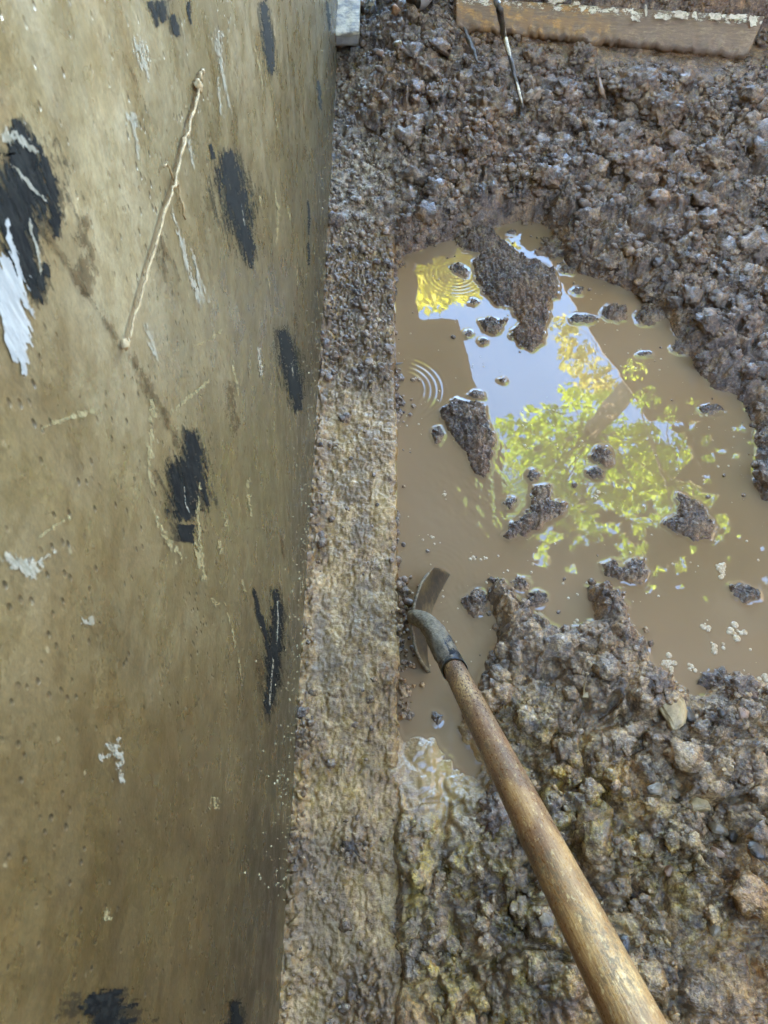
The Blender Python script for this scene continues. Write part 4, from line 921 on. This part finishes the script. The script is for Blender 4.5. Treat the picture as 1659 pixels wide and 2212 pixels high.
# ------------------------------------------------------------------ what the puddle mirrors: porch roof, slanted beam, trees; and added light blockers
ROOFM = simple('brown_roof_boards', [(.35, (.10, .075, .055)), (.65, (.17, .13, .10))], 14, .8, .002, 60, (6, 1, 1))
def prism(name, pxs, h, th, mat, parent=None, off=(0, 0, 0)):
    P = [refl(a, b, h) for a, b in pxs]; bm = bmesh.new(); o = np.array(off)
    vs = [bm.verts.new(tuple(p-o)) for p in P]; f = bm.faces.new(vs); g = bmesh.ops.extrude_face_region(bm, geom=[f])
    bmesh.ops.translate(bm, vec=(0, 0, th), verts=[v for v in g['geom'] if isinstance(v, bmesh.types.BMVert)])
    bmesh.ops.recalc_face_normals(bm, faces=bm.faces[:]); bmesh.ops.triangulate(bm, faces=bm.faces[:])
    me = bpy.data.meshes.new(name); bm.to_mesh(me); bm.free(); me.materials.append(mat); ob = bpy.data.objects.new(name, me); COL.objects.link(ob)
    if parent: ob.parent = parent
    return ob
c = refl(950, 900, 2.6)
rf = empty('porch_roof', tuple(c), 'brown boarded porch roof seen only as a reflection in the puddle', 'roof')
prism('roof_deck', [(700,690),(700,530),(893,530),(904,560),(890,585),(903,612),(896,640),(908,690),(990,690),(1018,800),(1048,892),(1085,960),(1085,1200),(1900,1400),(1900,1760),(700,1760)], 2.6, .04, ROOFM, rf, c)
prism('fascia', [(975,692),(988,692),(1016,800),(1046,892),(1034,892),(1004,800)], 2.56, .038, simple('fascia_board', [(.4, (.16, .12, .085)), (.6, (.22, .17, .13))], 20), rf, c)
c = refl(1350, 800, 2.7)
bmr = empty('slanted_awning', tuple(c), 'slanted grey-brown awning edge seen only as a reflection in the puddle', 'awning')
prism('awning_sheet', [(1185,560),(1290,740),(1405,905),(1450,905),(1620,905),(1900,905),(1900,480),(1180,480)], 2.7, .008, ROOFM, bmr, c)
def canopy(x0, x1, y0, y1, st, solid, h):
    xs = np.arange(x0, x1, st); ys = np.arange(y0, y1, st); X, Y = np.meshgrid(xs, ys, indexing='ij'); a, b = X.ravel(), Y.ravel()
    m = (fbm(a/30, b/22, 301, 4) > solid(a, b)); a2 = a+st*.8*(rng.random(len(a))-.5); b2 = b+st*.8*(rng.random(len(a))-.5)
    V = np.array([refl(p, q, h+.10*r) for p, q, r in zip(a2, b2, rng.random(len(a)))]); F = gridF(len(xs), len(ys)); F = F[m[F].all(1)]
    u = np.unique(F); ix = -np.ones(len(V), int); ix[u] = np.arange(len(u)); return V[u], ix[F]
def sol(a, b):
    d1 = sst(1050, 1190, b)*sst(1050, 1090, a); d2 = sst(1395+.28*(b-905), 1560+.3*(b-905), a)*sst(860, 920, b)
    return .70-.36*np.maximum(d1, d2)-.13*sst(1400, 1480, a)*np.maximum(d1, d2)
V, F = canopy(1040, 1930, 890, 1430, 6., sol, 2.66)
V = V[:, :]; o_ = V.mean(0); o = mesh_np('vine_canopy', V-o_, F, simple('dark_vine', [(.4, (.05, .05, .015)), (.6, (.10, .09, .03))], 20, .8, .002, 60), smooth=False); o.location = o_
sm = o.modifiers.new('thickness', 'SOLIDIFY'); sm.thickness = .01
tag(o, 'ragged dark vine canopy seen only as a reflection in the puddle', 'vine')
bm = bmesh.new(); y1 = float(refl(1000, 1500, 2.6)[1])
bbox(bm, XW, 3.0, -1.6, -.95, 2.6, 2.64)  # unseen deck added overhead at the back to cut the skylight
me = bpy.data.meshes.new('rear_deck_blocker'); bm.to_mesh(me); bm.free(); me.materials.append(ROOFM); o = bpy.data.objects.new('rear_deck_blocker', me); COL.objects.link(o)
o.parent = rf; o.location = -np.array(rf.location)
bm = bmesh.new()
for k in range(38): bbox(bm, 2.85, 2.87, -1.5+k*.151, -1.5+k*.151+.146, .02, 1.85)  # boards and posts added out of view to block low light
me = bpy.data.meshes.new('boards'); bm.to_mesh(me); bm.free(); me.materials.append(ROOFM)
fe = empty('board_blocker', (2.86, 1.2, 0), 'brown board fence added unseen at right to keep out low side light', 'blocker')
o = bpy.data.objects.new('blocker_boards', me); COL.objects.link(o); o.parent = fe; o.location = (-2.86, -1.2, 0)
for k in range(4):
    bm = bmesh.new(); bbox(bm, 2.875, 2.965, -1.4+k*1.8, -1.31+k*1.8, -.2, 1.95); me = bpy.data.meshes.new('post'); bm.to_mesh(me); bm.free(); me.materials.append(ROOFM)
    o = bpy.data.objects.new('post', me); COL.objects.link(o); o.parent = fe; o.location = (-2.86, -1.2, 0)
bm = bmesh.new(); bbox(bm, XW+.002, 3.2, -1.75, -1.6, -.2, 2.6); me = bpy.data.meshes.new('rear_blocker_panel'); bm.to_mesh(me); bm.free(); me.materials.append(ROOFM)  # wall added behind the camera only for the shade it gives
o = bpy.data.objects.new('rear_blocker', me); COL.objects.link(o); tag(o, 'brown boarded wall added unseen behind the camera to shade the yard', 'wall')
def leaf_mat(name, c1, c2):
    m = M(name); oi = m.noise(1.7, 3, .6); col = m.ramp(oi, [(.35, c1), (.65, c2)])
    m.set(Base_Color=col, Roughness=.6); tr = m.n('ShaderNodeBsdfTranslucent'); m.l(m.mix(1., col, (1.25, 1.15, .5), 'MULTIPLY'), tr.inputs[0])
    mx = m.n('ShaderNodeMixShader'); mx.inputs[0].default_value = .5; m.l(m.b.outputs[0], mx.inputs[1]); m.l(tr.outputs[0], mx.inputs[2]); m.l(mx.outputs[0], m.o.inputs[0]); return m.m
LG = leaf_mat('bright_green_leaf', (.20, .32, .02), (.42, .52, .05)); LY = leaf_mat('yellowing_leaf', (.36, .38, .04), (.50, .48, .08)); LT = leaf_mat('tan_leaf', (.34, .34, .10), (.48, .44, .20))
BARK = simple('tree_bark', [(.35, (.05, .04, .03)), (.65, (.14, .11, .08))], 20, .8, .01, 30)
def tree(clusters, trunk, mat, lab, leaf=.075, dens=1., seed=3):
    rr = np.random.default_rng(seed); b0 = np.array(trunk[0]); root = empty('tree', tuple(b0), lab, 'tree', 'trees above the yard')
    P = densify(trunk, 6, .03); V, F = tube(P-b0, np.linspace(.20, .08, len(P)), 12, wob=.1); tr = mesh_py('trunk', V, F, BARK, root)
    VV = []; FF = []; o0 = 0; Vl = []; Fl = []; vo = 0
    for (px, py, h, r, n) in clusters:
        cc = refl(px, py, h)
        ce = rr.normal(0, 1, (int(n*dens), 3)); ce *= (rr.random((len(ce), 1))**.5)/np.linalg.norm(ce, axis=1)[:, None]; ce = ce*r*np.array([1, 1, .6])+cc
        tip = P[-1]; q = densify([tip, (tip+cc)/2+np.array([0, 0, .15]), cc], 5, .02); a, f = tube(q-b0, np.linspace(.007, .003, len(q)), 6); Vl.append(a); Fl += [tuple(i+vo for i in g) for g in f]; vo += len(a)
        for p in ce:
            a = rr.normal(0, 1, 3); a /= np.linalg.norm(a); b = np.cross(a, rr.normal(0, 1, 3)); b /= np.linalg.norm(b); s = leaf*rr.uniform(.6, 1.2)
            VV += [p-a*s, p+b*s*.55-a*s*.1, p+a*s, p-b*s*.55-a*s*.1]; FF.append((o0, o0+1, o0+2, o0+3)); o0 += 4
    mesh_py('limbs', np.concatenate(Vl), Fl, BARK, root)
    return mesh_np('crown', np.array(VV)-b0, np.array(FF), mat, root, smooth=False)
tree([(1120,960,4.4,.34,330),(1190,1000,4.2,.36,380),(1260,950,4.5,.38,380),(1330,1010,4.4,.32,230),(1180,910,4.8,.26,170),(1300,880,4.8,.28,150),(1390,1000,4.3,.28,110),(1110,1050,4.0,.30,250),(1210,1070,4.1,.30,260),(1240,860,5.0,.22,110),(1090,1110,3.9,.2,90),(1380,940,4.5,.26,200),(1350,1080,4.1,.28,260),(1280,1100,4.0,.28,240),(1440,1060,4.2,.26,200),(1300,940,4.7,.3,220),(1420,990,4.5,.22,150),(1520,960,4.4,.36,420),(1600,1080,4.2,.38,420),(1500,1120,4.1,.36,420),(1400,1190,3.9,.36,420),(1250,1190,3.8,.36,420),(1550,1230,3.9,.36,400),(1650,960,4.4,.36,400),(1450,1030,4.2,.34,300),(1370,1020,4.6,.3,260),(1180,1110,3.9,.25,160)],
     [(2.9, 4.6, 0), (2.7, 4.5, 1.5), (2.3, 4.3, 2.9), (1.9, 4.2, 3.8)], LG, 'bright green tree overhead mirrored in the middle of the puddle', .050)
tree([(950,560,6.0,.95,1300),(1000,580,5.8,.6,500),(930,610,5.6,.5,350),(1040,545,6.2,.6,350)], [(1.2, 10.5, 0), (1.1, 10.2, 2), (1.0, 9.8, 4), (.9, 9.4, 5)], LY, 'yellowing tree mirrored in the far left of the puddle', .09, seed=5)
tree([(1220,720,5.6,.26,80),(1250,770,5.4,.28,110),(1285,820,5.2,.25,110),(1235,690,5.8,.2,40),(1310,850,5.0,.2,60)], [(4.4, 6.5, 0), (4.2, 6.4, 2), (3.6, 6.2, 4), (3.0, 6.0, 5)], LT, 'tan-leaved tree mirrored beside the slanted awning', .06, seed=8)
# sprigs that hang below the roofs
tree([(1370,800,2.55,.10,60),(1395,860,2.5,.10,60),(1440,900,2.45,.10,30),(1450,990,2.4,.09,22),(1500,880,2.5,.08,14),(1130,1150,2.4,.10,50),(1230,1130,2.5,.10,45)], [(2.2, 1.2, 0), (2.15, 1.3, 1), (2.1, 1.5, 2), (2.0, 1.8, 2.5)], LG, 'thin green sapling whose sprigs hang under the roof edge', .022, seed=9)

# ------------------------------------------------------------------ light
w = bpy.data.worlds.new('World'); S.world = w; w.use_nodes = True; nt_ = w.node_tree; bg = nt_.nodes['Background']
sky = nt_.nodes.new('ShaderNodeTexSky'); sky.sky_type = 'NISHITA'; sky.sun_disc = False
EL, AZ = R(37), R(-125)
sky.sun_elevation = EL; sky.sun_rotation = AZ; sky.air_density = .6; sky.dust_density = 0.; sky.ozone_density = 1.1
nt_.links.new(sky.outputs[0], bg.inputs[0]); bg.inputs[1].default_value = .15
sun = bpy.data.lights.new('Sun', 'SUN'); sun.energy = 3.2; sun.angle = R(.5); sun.color = (1, .95, .86)
so = bpy.data.objects.new('sun', sun); COL.objects.link(so)
d = Vector((math.sin(AZ)*math.cos(EL), math.cos(AZ)*math.cos(EL), math.sin(EL))); so.rotation_euler = d.to_track_quat('Z', 'Y').to_euler(); so.location = d*20
cam = bpy.data.cameras.new('Camera'); co = bpy.data.objects.new('camera', cam); COL.objects.link(co)
co.location = (0, 0, H); co.rotation_euler = (math.pi/2-TH, 0, 0); cam.sensor_fit = 'VERTICAL'; cam.sensor_height = 24; cam.lens = 24*FP/2212
cam.clip_start = .02; cam.clip_end = 2000; cam.dof.use_dof = True; cam.dof.focus_distance = 1.5; cam.dof.aperture_fstop = 14
S.camera = co
S.view_settings.view_transform = 'Standard'; S.view_settings.look = 'None'; S.view_settings.exposure = 5.3; S.view_settings.use_white_balance = True; S.view_settings.white_balance_temperature = 6800; S.view_settings.white_balance_tint = 2; S.view_settings.gamma = 1
S.cycles.use_denoising = True; S.cycles.max_bounces = 6; S.cycles.diffuse_bounces = 3; S.cycles.caustics_reflective = False; S.cycles.caustics_refractive = False
S.cycles.sample_clamp_indirect = 4
